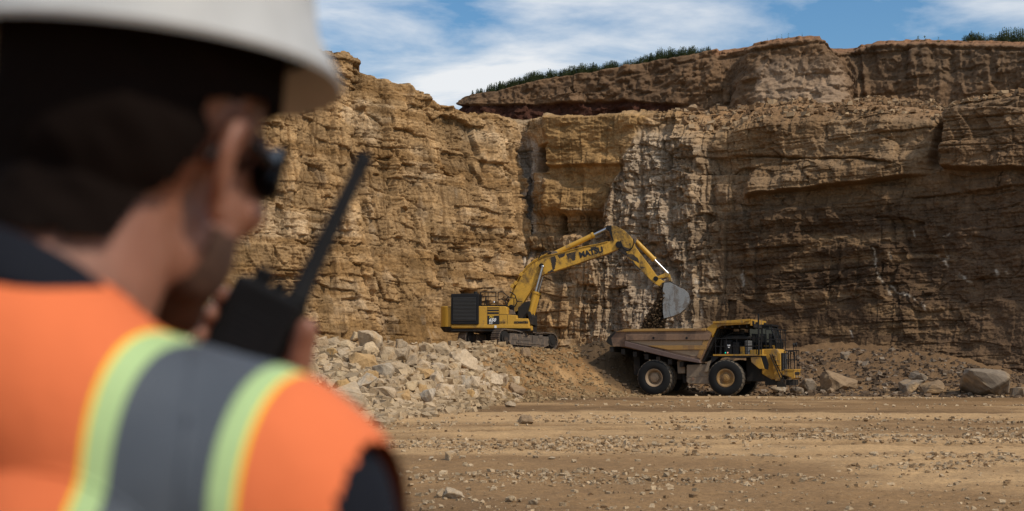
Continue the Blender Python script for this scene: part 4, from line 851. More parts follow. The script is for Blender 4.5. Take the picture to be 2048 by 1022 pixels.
# cab on the far half of the deck
mb = MB(); cx0, cx1 = 5.15, 6.75
cabp = [(cx0, dz+0.02), (cx0, 4.12), (cx1-0.28, 4.12), (cx1+0.05, 3.15), (cx1+0.05, dz+0.02)]
mb.prism([(cx0, dz+0.02), (cx0, 3.12), (cx1+0.05, 3.12), (cx1+0.05, dz+0.02)], 0.05, 1.75)
cab = mb.build('cab', M['black'], tk, bevel=0.03)
mb = MB(); mb.prism([(cx0-.05, 4.06), (cx0-.05, 4.16), (cx1-0.2, 4.16), (cx1-0.2, 4.06)], 0.0, 1.8)
for x_, x2_ in ((cx0+.03, cx0+.03), (5.95, 5.95), (cx1, cx1-.3)):
    for yy in (0.08, 1.72): mb.cyl((x_, yy, 3.1), (x2_, yy, 4.1), 0.045, n=6)
mb.build('cab_frame', M['black'], cab)
mb = MB(); mb.prism([(cx0+.08, 3.12), (cx0+.08, 4.05), (cx1-0.32, 4.05), (cx1-0.02, 3.12)], 0.10, 1.70); mb.build('window', M['glass'], cab)
mb = MB(); mb.bb(5.3, 6.7, 0.035, 0.05, 2.5, 2.95); mb.build('cab_panel', M['yellow_truck'], cab)
# things on the near half of the deck
mb = MB(); mb.bb(5.05, 5.30, -1.6, -0.9, dz+0.03, dz+0.48); mb.bb(5.62, 6.3, -1.55, -0.8, dz+0.03, dz+0.30); mb.build('deck_box', M['yellow_truck'], tk, bevel=0.02)
for k, y_ in enumerate((-1.45, -1.0)):
    mb = MB(); prof = []
    for i in range(9): prof += [(0.17, i*0.09), (0.15, i*0.09+0.045)]
    bm_ = MB(); bm_.lathe([(r, yy) for r, yy in [(0, 0)]+prof+[(0, 0.8)]], (0, 0, 0), 20, close=False)
    bm_.build('air_cleaner', plain('grey_rubber', (0.09, 0.09, 0.09), 0.6), tk, smooth=True, matrix=Matrix.Translation((5.45, y_, dz+0.05)) @ Matrix.Rotation(R(90), 4, 'X'))
mb = MB(); mb.bb(4.1, 4.55, -1.6, -0.9, dz+0.03, dz+0.85); mb.bb(4.6, 5.0, -1.6, -0.9, dz+0.03, dz+0.75); cbx = mb.build('control_box', M['black'], tk, bevel=0.03)
mb = MB(); mb.cyl((4.1, -1.3, dz+1.0), (5.6, -1.3, dz+1.0), 0.11, n=12); mb.cyl((3.85, -1.5, dz), (3.95, -1.5, dz+0.9), 0.10, 0.05, n=10); mb.tube([(4.0, -1.2, dz+.4), (3.9, -1.0, dz+1.0), (4.3, -0.6, dz+1.3), (5.0, -0.5, dz+1.25)], 0.05); mb.build('pipe', M['dark'], tk, smooth=True)
mb = MB(); a = A(1197, 428, -1.6); mb.prism([(a[0]-.1, a[1]+.08), (a[0]+.1, a[1]+.08), (a[0]+.04, a[1]-.1), (a[0]-.04, a[1]-.1)], -1.61, -1.602); mb.build('warning_decal', M['white'], cbx)
for u, col_, nm in ((1168, (0.0, 0.8, 0.55), 'green_indicator'), (1187, (1.0, 0.35, 0.2), 'red_indicator')):
    a = A(u, 490, -1.62); MB().ball((a[0], -1.64, a[1]), 0.042).build('indicator_lamp', plain(nm, col_, 0.4, em=0.9), cbx, smooth=True)
mb = MB()
for k in range(4): mb.bb(5.0+k*0.5, 5.06+k*0.5, -0.6, 0.0, dz, dz+1.25)
mb.bb(4.9, 6.6, -0.05, 0.03, dz, dz+0.5); mb.build('walkway_frame', M['black'], tk)
txt('KOMATSU', 0.19, can, b_[0]+0.125, -1.15, b_[1]-0.24, M['decal_black'], bold=0.008, rot=Matrix.Rotation(R(90), 4, 'Z') @ Matrix.Rotation(R(90), 4, 'X'))

# ================================================================== EXCAVATOR
E0 = at(1006, 700, 95.0); pe = R(-8)
ef = Frame(E0, pe)
ex = empty('excavator', E0, pe)
tag(ex, 'yellow crawler excavator on the dirt mound, boom raised over the truck', 'excavator')
Q = lambda u, v, ly=-1.6: ef.q(860+u/6.386, 560+v/6.386, ly)          # body crop
S = lambda u, v, ly=0.0: ef.q(860+u/3.4074, 420+v/3.4074, ly)          # whole machine crop
BY = 1.6
# body
mb = MB(); mb.prism([Q(625, 334), Q(966, 336), Q(984, 360), Q(990, 440), Q(1104, 450), Q(1108, 488), Q(1190, 492), Q(1250, 491), Q(1268, 560), Q(1268, 618), Q(268, 618), Q(268, 334)], -BY, -0.45)
body = mb.build('upper_body', M['yellow'], ex, bevel=0.04)
mb = MB(); mb.prism([Q(625, 334), Q(966, 336), Q(966, 600), Q(268, 600), Q(268, 334)], 0.45, BY); mb.prism([Q(268, 350), Q(900, 350), Q(900, 600), Q(268, 600)], -0.45, 0.45); mb.build('far_body', M['yellow'], body, bevel=0.04)
mb = MB(); cwp = [Q(165, 345), Q(185, 332), Q(268, 332), Q(268, 612), Q(165, 600), Q(160, 540)]
cwm = MB()
# counterweight with rounded corners in plan
xs0, xs1 = Q(163, 400)[0], Q(270, 400)[0]; zb, ztp = Q(200, 612)[1], Q(200, 333)[1]
def planshape(x0, x1, ywid, r=0.55, n=8):
    pts = [(x1, -ywid)]
    for k in range(n+1): t = math.pi/2*k/n; pts.append((x0+r-r*math.sin(t)*1.0, -ywid+r-r*math.cos(t)))
    for k in range(n+1): t = math.pi/2*k/n; pts.append((x0+r-r*math.cos(t), ywid-r+r*math.sin(t)))
    pts.append((x1, ywid)); return pts
pl = planshape(xs0-0.25, xs1, BY, 0.75)
a_ = [cwm.bm.verts.new((p[0], p[1], zb)) for p in pl]; b2_ = [cwm.bm.verts.new((p[0], p[1], ztp)) for p in pl]
cwm.bm.faces.new(a_); cwm.bm.faces.new(b2_[::-1])
for i in range(len(pl)): cwm.bm.faces.new((a_[i], b2_[i], b2_[(i+1) % len(pl)], a_[(i+1) % len(pl)]))
cw = cwm.build('counterweight', M['yellow'], ex, bevel=0.05, smooth=True)
mb = MB(); pl = planshape(xs0-0.32, xs1+0.05, BY+0.02, 0.8); z0_, z1_ = Q(200, 660)[1], Q(200, 596)[1]
a_ = [mb.bm.verts.new((p[0]+(0.25 if p[0] < xs1 else 0), p[1]*0.94, z0_)) for p in pl]; b2_ = [mb.bm.verts.new((p[0], p[1], z1_)) for p in pl]
mb.bm.faces.new(a_); mb.bm.faces.new(b2_[::-1])
for i in range(len(pl)): mb.bm.faces.new((a_[i], b2_[i], b2_[(i+1) % len(pl)], a_[(i+1) % len(pl)]))
mb.build('skirt', M['dark'], cw, bevel=0.03)
mb = MB(); mb.bb(Q(270, 640)[0], Q(1285, 640)[0], -BY+0.05, BY-0.05, Q(300, 658)[1], Q(300, 622)[1]); mb.build('revolving_frame', M['dark'], ex, bevel=0.03)
mb = MB(); mb.prism([Q(272, 572), Q(1262, 572), Q(1265, 618), Q(272, 606)], -BY-0.05, -BY-0.003); mb.build('side_sill', M['yellow'], body, bevel=0.02)
# louvre box
mb = MB(); mb.bb(Q(272, 400)[0], Q(625, 400)[0], -BY-0.14, -0.35, Q(400, 568)[1], Q(400, 176)[1]); lb = mb.build('radiator_housing', M['black'], ex, bevel=0.04)
mb = MB(); xl0, xl1 = Q(300, 400)[0], Q(590, 400)[0]
for k in range(17):
    zz = Q(400, 235+k*17.5)[1]; mb.box(((xl0+xl1)/2, -BY-0.155, zz), (xl1-xl0, 0.05, 0.05), Matrix.Rotation(R(35), 3, 'X'))
mb.build('louvres', plain('louvre_grey', (0.055, 0.058, 0.06), 0.35), lb)
mb = MB(); a = Q(560, 160); mb.cyl((a[0], -0.9, a[1]-0.2), (a[0], -0.9, a[1]+0.1), 0.13, n=12); mb.build('exhaust', M['dark'], ex, smooth=True)
mb = MB()
for v0, v1 in ((350, 362), (377, 397), (411, 435)): mb.bb(Q(735, v0)[0], Q(878, v0)[0], -BY-0.012, -BY-0.002, Q(800, v1)[1], Q(800, v0)[1])
mb.build('intake_slots', M['decal_black'], body)
mb = MB(); mb.bb(Q(733, 500)[0], Q(880, 500)[0], -BY-0.014, -BY-0.002, Q(800, 567)[1], Q(800, 455)[1]); dp = mb.build('decal_plate', M['decal_black'], body)
mb = MB(); 
for u in (733, 884, 990): mb.bb(Q(u, 500)[0]-0.008, Q(u, 500)[0]+0.008, -BY-0.008, -BY-0.002, Q(800, 567)[1], Q(800, 340 if u < 990 else 445)[1])
mb.bb(Q(884, 0)[0], Q(1100, 0)[0], -BY-0.008, -BY-0.002, Q(0, 446)[1], Q(0, 442)[1]); mb.build('panel_seam', M['decal_black'], body)
def tx(s_, u, v, size, mat, par, **k):
    a = Q(u, v); return txt(s_, size, par, a[0], -BY-0.022, a[1], mat, **k)
tx('PC', 755, 486, 0.21, M['decal_yellow'], dp, shear=0.3, bold=0.006, sx=1.15)
tx('650', 752, 530, 0.30, M['white'], dp, shear=0.3, bold=0.012, sx=1.0)
tx('LC', 755, 560, 0.17, M['white'], dp, shear=0.3, bold=0.006, sx=1.1)
tx('2325', 884, 554, 0.18, M['decal_black'], body, sx=1.15)
tx('KOMATSU', 1078, 553, 0.185, M['decal_black'], body, bold=0.012, sx=1.05)
mb = MB(); a = Q(838, 597); mb.bb(a[0]-.07, a[0]+.07, -BY-0.062, -BY-0.052, a[1]-.08, a[1]+.08); mb.build('sticker', M['white'], body)
# black pipework on the engine deck and handrails
mb = MB()
def hr(pts, ly=-1.5, r=0.028):
    for a, b in zip(pts[:-1], pts[1:]):
        a, b = Q(*a, ly), Q(*b, ly); mb.cyl((a[0], ly, a[1]), (b[0], ly, b[1]), r, n=6); mb.ball((b[0], ly, b[1]), r, sub=1)
def hr_done():
    global mb
    mb.build('handrail', M['black'], ex, smooth=True); mb = MB()
hr([(642, 335), (645, 165), (660, 152), (830, 152), (842, 165), (845, 335)]); hr([(645, 208), (842, 206)]); hr([(742, 152), (742, 335)]); hr([(716, 208), (695, 320)]); hr([(716, 208), (722, 320)])
hr_done(); hr([(868, 335), (870, 165), (885, 152), (930, 152), (1010, 225), (1100, 232), (1108, 275), (1175, 277)]); hr([(868, 245), (930, 245), (985, 300)]); hr([(1010, 225), (985, 330)]); hr([(1072, 232), (1070, 400)]); hr_done(); hr([(645, 335), (648, 155), (840, 155), (845, 335)], 1.3)
mb.build('handrail', M['black'], ex, smooth=True)
mb = MB(); mb.bb(Q(640, 325)[0], Q(965, 325)[0], -1.3, 1.2, Q(700, 350)[1], Q(700, 318)[1]); mb.ball((Q(810, 280)[0], -1.35, Q(810, 285)[1]), 0.09, sub=2); mb.build('walkway', M['black'], ex)
mb = MB(); mb.ball((Q(812, 280)[0], -1.4, Q(812, 285)[1]), 0.1); mb.build('work_light', M['chrome'], ex, smooth=True)
# cab (far left side of the machine) and its glass
mb = MB(); c0, c1, czb, czt = Q(975, 400)[0], Q(1225, 400)[0], Q(1100, 560)[1], Q(1100, 245)[1]
mb.prism([(0.3, 1.15), (2.05, 1.15), (2.1, 2.2), (1.85, 3.1), (0.35, 3.1)], 0.72, 1.75); cab = mb.build('cab', M['black'], ex, bevel=0.05)
mb = MB(); mb.prism([(0.5, 2.0), (1.95, 1.7), (1.98, 2.2), (1.75, 2.95), (0.5, 2.95)], 0.69, 0.716); mb.build('window', M['glass'], cab)
mb = MB(); mb.prism([Q(1105, 350), Q(1185, 280), Q(1250, 260), Q(1262, 300), Q(1205, 488), Q(1110, 488)], -0.95, -0.45); mb.build('front_bracket', M['dark'], ex, bevel=0.02)
mb = MB(); mb.prism([Q(1225, 400), Q(1262, 396), Q(1300, 470), Q(1300, 570), Q(1270, 565), Q(1252, 492)], -1.2, 1.3); mb.prism([Q(1268, 600), Q(1300, 590), Q(1300, 655), Q(1268, 655)], -1.0, 1.0); mb.build('front_frame', M['dark'], ex, bevel=0.02)
mb = MB(); mb.prism([Q(985, 440), Q(990, 370), Q(1050, 380), Q(1075, 440)], -0.9, -0.5); mb.build('swivel_manifold', M['muddy'], ex, bevel=0.03)
mb = MB(); mb.prism([Q(1250, 590), Q(1300, 585), Q(1302, 640), Q(1262, 655)], -1.5, -1.05); mb.build('step', M['yellow'], ex, bevel=0.02)
# boom
def stain(poly, ly, depth, par):
    pts = []
    for i, (p, q) in enumerate(zip(poly, poly[1:]+poly[:1])):
        n_ = max(2, int(math.dist(p, q)/4))
        for k in range(n_): t = k/n_; u, v = p[0]+(q[0]-p[0])*t, p[1]+(q[1]-p[1])*t; pts.append(S(u+3.2*float(vn(u*0.35, v*0.35, 5)), v+3.2*float(vn(u*0.35, v*0.35, 9)), ly))
    MB().prism(pts, ly-depth, ly-0.002).build('grease_stain', M['grease'], par)
BT = 0.36
bl = [S(525, 655), S(552, 612), S(575, 550), S(612, 480), S(640, 430), S(672, 392), S(712, 358), S(760, 332), S(800, 317), S(860, 303), S(930, 287), S(1000, 268), S(1080, 250), S(1150, 237), S(1215, 220), S(1265, 205), S(1295, 213), S(1303, 240), S(1290, 266), S(1220, 297), S(1150, 321), S(1070, 347), S(1000, 372), S(920, 398), S(850, 421), S(805, 432), S(762, 452), S(735, 484), S(700, 540), S(650, 618), S(604, 690), S(565, 702), S(538, 690)]
mb = MB(); mb.prism(bl, -BT, BT); boom = mb.build('boom', M['yellow_boom'], ex, bevel=0.03)
mb = MB(); up = bl[4:15]; 
for k in range(len(up)-1):
    a, b = up[k], up[k+1]; mb.prism([a, b, (b[0], b[1]+0.045), (a[0], a[1]+0.045)], -BT-0.06, BT+0.06)
mb.build('top_flange', M['yellow_boom'], boom)
mb = MB(); a = S(765, 383); mb.cyl((a[0], -BT-0.14, a[1]), (a[0], BT+0.14, a[1]), 0.16, n=20); a = S(1290, 240); mb.cyl((a[0], -BT-0.16, a[1]), (a[0], BT+0.16, a[1]), 0.22, n=20); a = S(560, 668); mb.cyl((a[0], -BT-0.1, a[1]), (a[0], BT+0.1, a[1]), 0.2, n=20)
mb.build('pivot_pin', M['black'], boom, smooth=True)
# oil stained patches caked on the boom side
M['grease'] = paint('grease', (0.03, 0.022, 0.017), 0.6, dirt=(0.12, 0.075, 0.03), amount=0.45, scale=3)
for poly in ([(822, 322), (850, 312), (862, 340), (850, 400), (838, 415), (828, 370)], [(930, 299), (980, 285), (992, 292), (990, 340), (975, 346), (955, 328), (942, 342), (934, 318)], [(868, 306), (925, 292), (915, 316), (880, 330)], [(800, 425), (830, 405), (846, 420), (806, 431)], [(1090, 255), (1130, 246), (1142, 262), (1100, 270)]): stain(poly, -BT, 0.008, boom)
a = S(1016, 326, -BT); a = (a[0]+0.05, a[1]); al = math.atan2(S(1150, 290, -BT)[1]-S(1016, 324, -BT)[1], S(1150, 290, -BT)[0]-S(1016, 324, -BT)[0])
txt('MATSU', 0.52, boom, a[0], -BT-0.014, a[1], M['decal_black'], bold=0.025, sx=0.97, rot=Matrix.Rotation(-al, 4, 'Y') @ Matrix.Rotation(R(90), 4, 'X'))
# pipes and hoses on the boom
mb = MB()
for off in (-0.18, 0, 0.18): mb.tube([(S(u, v)[0], off, S(u, v)[1]) for u, v in ((548, 600), (560, 560), (592, 490), (628, 430), (665, 383), (708, 346), (760, 318), (800, 300))], 0.035)
mb.build('pipe', M['yellow'], boom, smooth=True)
mb = MB()
for u, v in ((565, 520), (587, 500), (625, 440)): a = S(u, v); mb.box((a[0], 0, a[1]), (0.22, 0.75, 0.25), Matrix.Rotation(R(35), 3, 'Y'))
mb.build('pipe_clamp', M['yellow'], boom, bevel=0.02)
mb = MB()
for pts, off in (([(740, 335), (760, 300), (795, 284), (830, 290), (850, 303)], -0.2), ([(748, 335), (770, 305), (800, 292), (845, 300)], 0.15), ([(555, 560), (590, 585), (604, 630), (590, 660), (550, 668), (528, 650)], -0.75), ([(545, 590), (520, 625), (530, 650)], -0.6), ([(1225, 130), (1232, 165), (1245, 190), (1252, 215)], -0.42), ([(1300, 215), (1318, 262), (1350, 282), (1380, 262), (1392, 230), (1390, 200)], -0.45), ([(1305, 225), (1325, 275), (1360, 286), (1385, 250)], 0.3)):
    ff = [Vector((S(u, v)[0], off, S(u, v)[1])) for u, v in pts]; mb.tube(ff, 0.04)
mb.build('hose', M['black'], boom, smooth=True)
def cylinder(p, q, frac, r, y, name, mat=M['yellow'], rr=0.5):
    p = Vector((p[0], y, p[1])); q = Vector((q[0], y, q[1])); m = p.lerp(q, frac); mb = MB(); mb.cyl(p, m, r, n=20); d = (q-p).normalized(); mb.cyl(m-d*0.12, m+d*0.02, r*1.22, n=20)
    mb.ball(p, r*1.1); o = mb.build(name, mat, ex, smooth=True)
    mb = MB(); mb.cyl(m, q, r*rr, n=16); mb.ball(q, r*rr*1.25); mb.build('rod', M['chrome'], o, smooth=True); return o
cylinder(S(678, 708, -.75), S(766, 385, -.75), 0.47, 0.185, -0.62, 'boom_cylinder'); cylinder(S(678, 708, -.75), S(766, 385, -.75), 0.47, 0.185, 0.62, 'boom_cylinder')
cylinder(S(850, 297), S(1215, 122), 0.73, 0.17, 0, 'arm_cylinder', rr=0.52)
mb = MB(); mb.prism([S(820, 312), S(835, 282), S(865, 282), S(880, 302)], -0.25, 0.25); mb.build('cylinder_bracket', M['muddy'], boom, bevel=0.02)
# arm
at_ = [S(1238, 112), S(1262, 110), S(1300, 126), S(1336, 150), S(1366, 180), S(1392, 214), S(1400, 250), S(1440, 305), S(1500, 382), S(1545, 447), S(1578, 478), S(1606, 492), S(1604, 512), S(1570, 524), S(1545, 512), S(1500, 475), S(1440, 412), S(1380, 352), S(1320, 300), S(1282, 268), S(1262, 238), S(1250, 205), S(1238, 165), S(1232, 130)]
mb = MB(); mb.prism(at_, -0.30, 0.30); arm = mb.build('arm', M['yellow_boom'], ex, bevel=0.03)
mb = MB(); mb.prism([S(1205, 112), S(1238, 108), S(1240, 140), S(1248, 190), S(1240, 195), S(1228, 150), S(1200, 132)], -0.34, 0.34); a = S(1540, 470); mb.cyl((a[0], -0.36, a[1]), (a[0], 0.36, a[1]), 0.16, n=16); mb.build('arm_bracket', M['black'], arm)
for poly in ([(1262, 240), (1300, 250), (1340, 285), (1350, 320), (1310, 296), (1272, 262)], [(1340, 300), (1380, 300), (1420, 330), (1425, 360), (1390, 345), (1352, 322)], [(1290, 215), (1320, 250), (1360, 262), (1378, 250), (1372, 275), (1330, 285), (1298, 250)], [(1430, 385), (1470, 390), (1440, 402)], [(1380, 340), (1400, 372), (1440, 412), (1430, 412), (1376, 358)]): stain(poly, -.3, 0.008, arm)
mb = MB(); mb.prism([S(1368, 182), S(1392, 176), S(1412, 200), S(1400, 232), S(1384, 226)], -0.28, 0.28); mb.build('cylinder_bracket', M['muddy'], arm, bevel=0.02)
cylinder(S(1392, 200), S(1622, 432), 0.60, 0.15, 0, 'bucket_cylinder', mat=M['yellow_boom'])
mb = MB(); 
for y_ in (-0.34, 0.27): mb.prism([S(1528, 462), S(1548, 455), S(1610, 430), S(1630, 436), S(1628, 452), S(1610, 458), S(1560, 466), S(1550, 482), S(1534, 482)], y_, y_+0.07)
mb.build('tipping_link', M['yellow_boom'], ex, bevel=0.015)
mb = MB(); mb.prism([S(1612, 436), S(1636, 440), S(1650, 498), S(1636, 506), S(1622, 462)], -0.2, 0.2); mb.build('bucket_link', M['yellow_boom'], ex, bevel=0.02)
# bucket: curved shell, side plates, lip and teeth
shell = [(1600, 502), (1640, 500), (1665, 512), (1705, 534), (1738, 548), (1762, 572), (1772, 604), (1764, 640), (1742, 676), (1705, 708), (1655, 728), (1597, 742)]
sp_ = [S(u, v) for u, v in shell]
inner = []
cxm, czm = S(1660, 620)
for p in sp_: d = Vector((cxm-p[0], czm-p[1])).normalized(); inner.append((p[0]+d.x*0.07, p[1]+d.y*0.07))
BW = 0.95
mb = MB()
for k in range(len(sp_)-1): mb.prism([sp_[k], sp_[k+1], inner[k+1], inner[k]], -BW, BW)
bk = mb.build('bucket', M['bucket'], ex)
sd_ = sp_+[S(1591, 700), S(1590, 600), S(1590, 540)]
for y_ in (-BW-0.05, BW-0.0): MB().prism(sd_, y_, y_+0.05).build('side_plate', M['bucket'], bk, bevel=0.01)
mb = MB()
wr = [S(1668, 518), S(1655, 545), S(1640, 590), S(1632, 640), S(1634, 690), S(1642, 728), S(1650, 728), S(1643, 690), S(1642, 640), S(1650, 590), S(1664, 548), S(1680, 524)]
mb.prism(wr, -BW-0.075, -BW-0.05); mb.prism([S(1590, 640), S(1632, 622), S(1634, 634), S(1590, 652)], -BW-0.065, -BW-0.05); mb.build('wear_strip', M['bucket'], bk, bevel=0.008)
mb = MB()
for y_ in (-0.42, 0.30): mb.prism([S(1580, 500), S(1606, 492), S(1640, 486), S(1690, 520), S(1700, 538), S(1650, 520), S(1590, 528)], y_, y_+0.12)
mb.build('bucket_ear', M['dark'], bk, bevel=0.015)
mb = MB()
for k in range(5):
    y_ = -0.85+k*0.40; a = S(1597, 742); mb.prism([(a[0]+0.15, a[1]+0.08), (a[0]-0.02, a[1]+0.10), (a[0]-0.22, a[1]-0.02), (a[0]+0.1, a[1]-0.03)], y_, y_+0.13)
mb.build('bucket_teeth', M['dark'], bk)
# undercarriage, turned against the body
und = empty('undercarriage', (0, 0, 0), R(50+8), ex); und.rotation_euler = (0, R(2.2), R(46+8)); und.location = (0.40, 0, 0.05)
mb = MB(); mb.cyl((0, 0, 0.75), (0, 0, 1.42), 1.05, n=32); mb.bb(-0.9, 0.9, -1.3, 1.3, 0.45, 0.95); mb.cyl((0, 0, 1.25), (0, 0, 1.36), 1.2, n=32); mb.build('swing_ring', M['dark'], und)
TL, TH, SW = 5.6, 1.22, 0.74
def track(yc):
    rad = TH/2-0.06; hl = TL/2-rad; n = 50; per = 4*hl+2*math.pi*rad
    sh = MB()
    for i in range(n):
        s_ = per*i/n
        if s_ < 2*hl: x = -hl+s_; z = TH-0.06-0.06*math.sin(math.pi*s_/(2*hl))*(1+0.6*math.cos(s_*4)); ang = 0
        elif s_ < 2*hl+math.pi*rad: t = (s_-2*hl)/rad; x = hl+rad*math.sin(t); z = TH/2+rad*math.cos(t); ang = t
        elif s_ < 4*hl+math.pi*rad: x = hl-(s_-2*hl-math.pi*rad); z = 0.06; ang = math.pi
        else: t = (s_-4*hl-math.pi*rad)/rad; x = -hl-rad*math.sin(t); z = TH/2-rad*math.cos(t); ang = math.pi+t
        rt = Matrix.Rotation(ang, 3, 'Y'); c_ = Vector((x, yc, z)); sh.box(c_, (per/n*0.93, SW, 0.035), rt)
        for gx in (-0.07, 0.07): sh.box(c_+rt @ Vector((gx, 0, 0.035)), (0.025, SW*0.98, 0.06), rt)
        sh.box(c_+rt @ Vector((0, 0, -0.06)), (per/n*0.75, 0.3, 0.1), rt)
    tr = sh.build('track', M['muddy'], und)
    s2 = -1
    fr = MB(); fr.prism([(-1.75, 0.95), (1.9, 0.9), (2.0, 0.35), (1.6, 0.2), (-1.7, 0.2), (-1.95, 0.5)], yc-0.36, yc+0.36); fr.bb(-0.6, -0.2, yc-0.39, yc+0.3, 0.8, 1.02); fr.bb(0.9, 1.3, yc-0.39, yc+0.3, 0.78, 0.98); fr.bb(-1.6, 0.2, yc-0.385, yc-.36, 0.55, 0.75); fr.bb(-1.2, 1.5, yc-0.40, yc-0.36, 0.32, 0.42); fr.bb(0.3, 0.34, yc-0.41, yc-.36, 0.25, 0.9); fr.bb(-1.0, -0.95, yc-0.41, yc-.36, 0.25, 0.9); fr.build('track_frame', M['track_steel'], tr, bevel=0.03)
    for xx, nm in ((-hl, 'sprocket'), (hl, 'idler')):
        ro = MB(); ro.cyl((xx, yc-0.40, TH/2), (xx, yc+0.40, TH/2), 0.36, n=24); ro.cyl((xx, yc-0.30, TH/2), (xx, yc+0.30, TH/2), 0.46, n=24); ro.cyl((xx, yc-0.44, TH/2), (xx, yc-0.40, TH/2), 0.2, n=16); ro.build(nm, M['dark'], tr, smooth=True)
    for k in range(6): MB().cyl((-1.5+k*0.58, yc-0.3, 0.2), (-1.5+k*0.58, yc+0.3, 0.2), 0.13, n=12).build('roller', M['dark'], tr, smooth=True)
    for xx in (-0.8, 0.7): MB().cyl((xx, yc-0.32, 1.03), (xx, yc+0.32, 1.03), 0.09, n=12).build('roller', M['dark'], tr, smooth=True)
track(-1.45); track(1.65)
# ------------------------------------------------------------------ load of soil
def clods(name, label, P, S_, mat, col):
    n = len(P); base = rock_base; V = base[None]*(1+RNG.uniform(-.35, .35, (n, len(base), 1)))*S_[:, None, None]+P[:, None]
    o = npmesh(name, V.reshape(-1, 3), (rock_f[None]+len(base)*np.arange(n)[:, None, None]).reshape(-1, 3), mat, smooth=False, cols=np.repeat(np.array(col)[None]*RNG.uniform(.6, 1.5, (n, 1)), len(base), 0)); tag(o, label, 'soil', kind='stuff')
bm = bmesh.new(); bmesh.ops.create_icosphere(bm, subdivisions=1, radius=0.5); bm.verts.ensure_lookup_table(); rock_base = np.array([v.co[:] for v in bm.verts]); rock_f = np.array([[v.index for v in f.verts] for f in bm.faces]); bm.free()
n = 5200; t = RNG.random(n)**0.7; yy = 572+t*90; l_ = np.interp(yy, [560, 600, 620, 640, 665], [1322, 1316, 1304, 1294, 1285]); r_ = np.interp(yy, [560, 600, 640, 665], [1329, 1331, 1328, 1326])
uu = l_+(r_-l_)*np.clip(0.5+RNG.normal(0, 0.3, n), -0.12, 1.02); Pn = []
for a, b, d in zip(uu, yy, RNG.normal(0, 0.36, n)): v = ef.q(a, b, 0); w_ = ef.o+ef.f*v[0]+ef.l*d; Pn.append((w_.x, w_.y, v[1]+ef.o.z))
# the tray stands nearer than the bucket plane: let the stream end inside the tray
clods('falling_soil', 'stream of dark soil pouring from the bucket down to the truck tray', np.array(Pn), 0.05+0.16*RNG.random(n)**2, M['soil'], (0.10, 0.064, 0.036))
# ------------------------------------------------------------------ the man in the foreground
def vox(mb, size, smooth_it=6, fac=0.6):
    me = bpy.data.meshes.new('t'); mb.bm.to_mesh(me); mb.bm.free(); o = bpy.data.objects.new('t', me); COL.objects.link(o)
    m = o.modifiers.new('r', 'REMESH'); m.mode = 'VOXEL'; m.voxel_size = size; m.use_smooth_shade = True
    s_ = o.modifiers.new('s', 'SMOOTH'); s_.factor = fac; s_.iterations = smooth_it
    bpy.context.view_layer.update()
    r = bpy.data.meshes.new_from_object(o.evaluated_get(bpy.context.evaluated_depsgraph_get())); bpy.data.objects.remove(o)
    n = len(r.vertices); V = np.empty(n*3, np.float32); r.vertices.foreach_get('co', V); NR = np.empty(n*3, np.float32); r.vertices.foreach_get('normal', NR)
    Fq = np.array([list(p.vertices)+([p.vertices[-1]] if len(p.vertices) == 3 else []) for p in r.polygons])
    return V.reshape(-1, 3), NR.reshape(-1, 3), Fq
def submesh(V, Fq, mask):
    f = Fq[mask[Fq].all(1)]; u, inv = np.unique(f, return_inverse=True); return V[u], inv.reshape(f.shape)
FD = 1.01                                                  # distance of the head
hc = at(284, 318, FD); yaw = R(24)                         # face turned to the right of straight ahead
Hd = Matrix.Translation(hc) @ Matrix.Rotation(-yaw, 4, 'Z') @ Matrix.Rotation(R(9), 4, 'Y') @ Matrix.Rotation(R(-9), 4, 'X')   # x right of the face, y forward
K = 0.98
def h(x, y, z): return Hd @ Vector((x*K, y*K, z*K))
HR = Hd.to_3x3()
byaw = R(20); nb = h(0, -0.045, -0.155); nb = Vector((-0.323, 0.945, 0)); BK = 1.048
Bd = Matrix.Translation((nb.x, nb.y, 0)) @ Matrix.Rotation(-byaw, 4, 'Z'); BR = Bd.to_3x3()
def b(x, y, z): return Bd @ Vector((x, y, z*BK))
mb = MB()
def el(p, rad, rot): mb.ball(p, 1, rad, rot, sub=4)
el(h(0, -0.016, 0.055), (0.080*K, 0.101*K, 0.085*K), HR); el(h(0, -0.045, 0.015), (0.074*K, 0.068*K, 0.075*K), HR)
el(h(0, 0.035, -0.02), (0.064*K, 0.060*K, 0.085*K), HR); el(h(0, 0.035, -0.075), (0.053*K, 0.055*K, 0.042*K), HR); el(h(0, 0.078, -0.098), (0.026, 0.02, 0.02), HR)
for sx in (-1, 1):
    el(h(sx*0.052, 0.025, -0.06), (0.016, 0.035, 0.035), HR)        # jaw angle
    el(h(sx*0.045, 0.068, -0.018), (0.022, 0.018, 0.018), HR)       # cheekbone
    mb.cap(h(sx*0.015, 0.088, 0.033), h(sx*0.045, 0.075, 0.035), 0.010)
    # ear: rim, lobe and bowl
    e = [(0.080, -0.005, -0.028), (0.086, -0.020, -0.012), (0.091, -0.027, 0.010), (0.090, -0.020, 0.028), (0.084, -0.004, 0.034), (0.079, 0.006, 0.022)]
    for p, q in zip(e[:-1], e[1:]): mb.cap(h(sx*p[0], p[1], p[2]), h(sx*q[0], q[1], q[2]), 0.0062, sub=2)
    mb.cap(h(sx*0.076, 0.0, -0.026), h(sx*0.08, -0.003, -0.034), 0.0085); mb.cap(h(sx*0.074, 0.0, -0.02), h(sx*0.081, -0.012, 0.018), 0.008)
mb.cap(h(0, 0.092, 0.025), h(0, 0.106, -0.018), 0.008, 0.012); 
for sx in (-1, 1): mb.cap(h(sx*0.008, 0.100, -0.022), h(sx*0.012, 0.095, -0.022), 0.009)
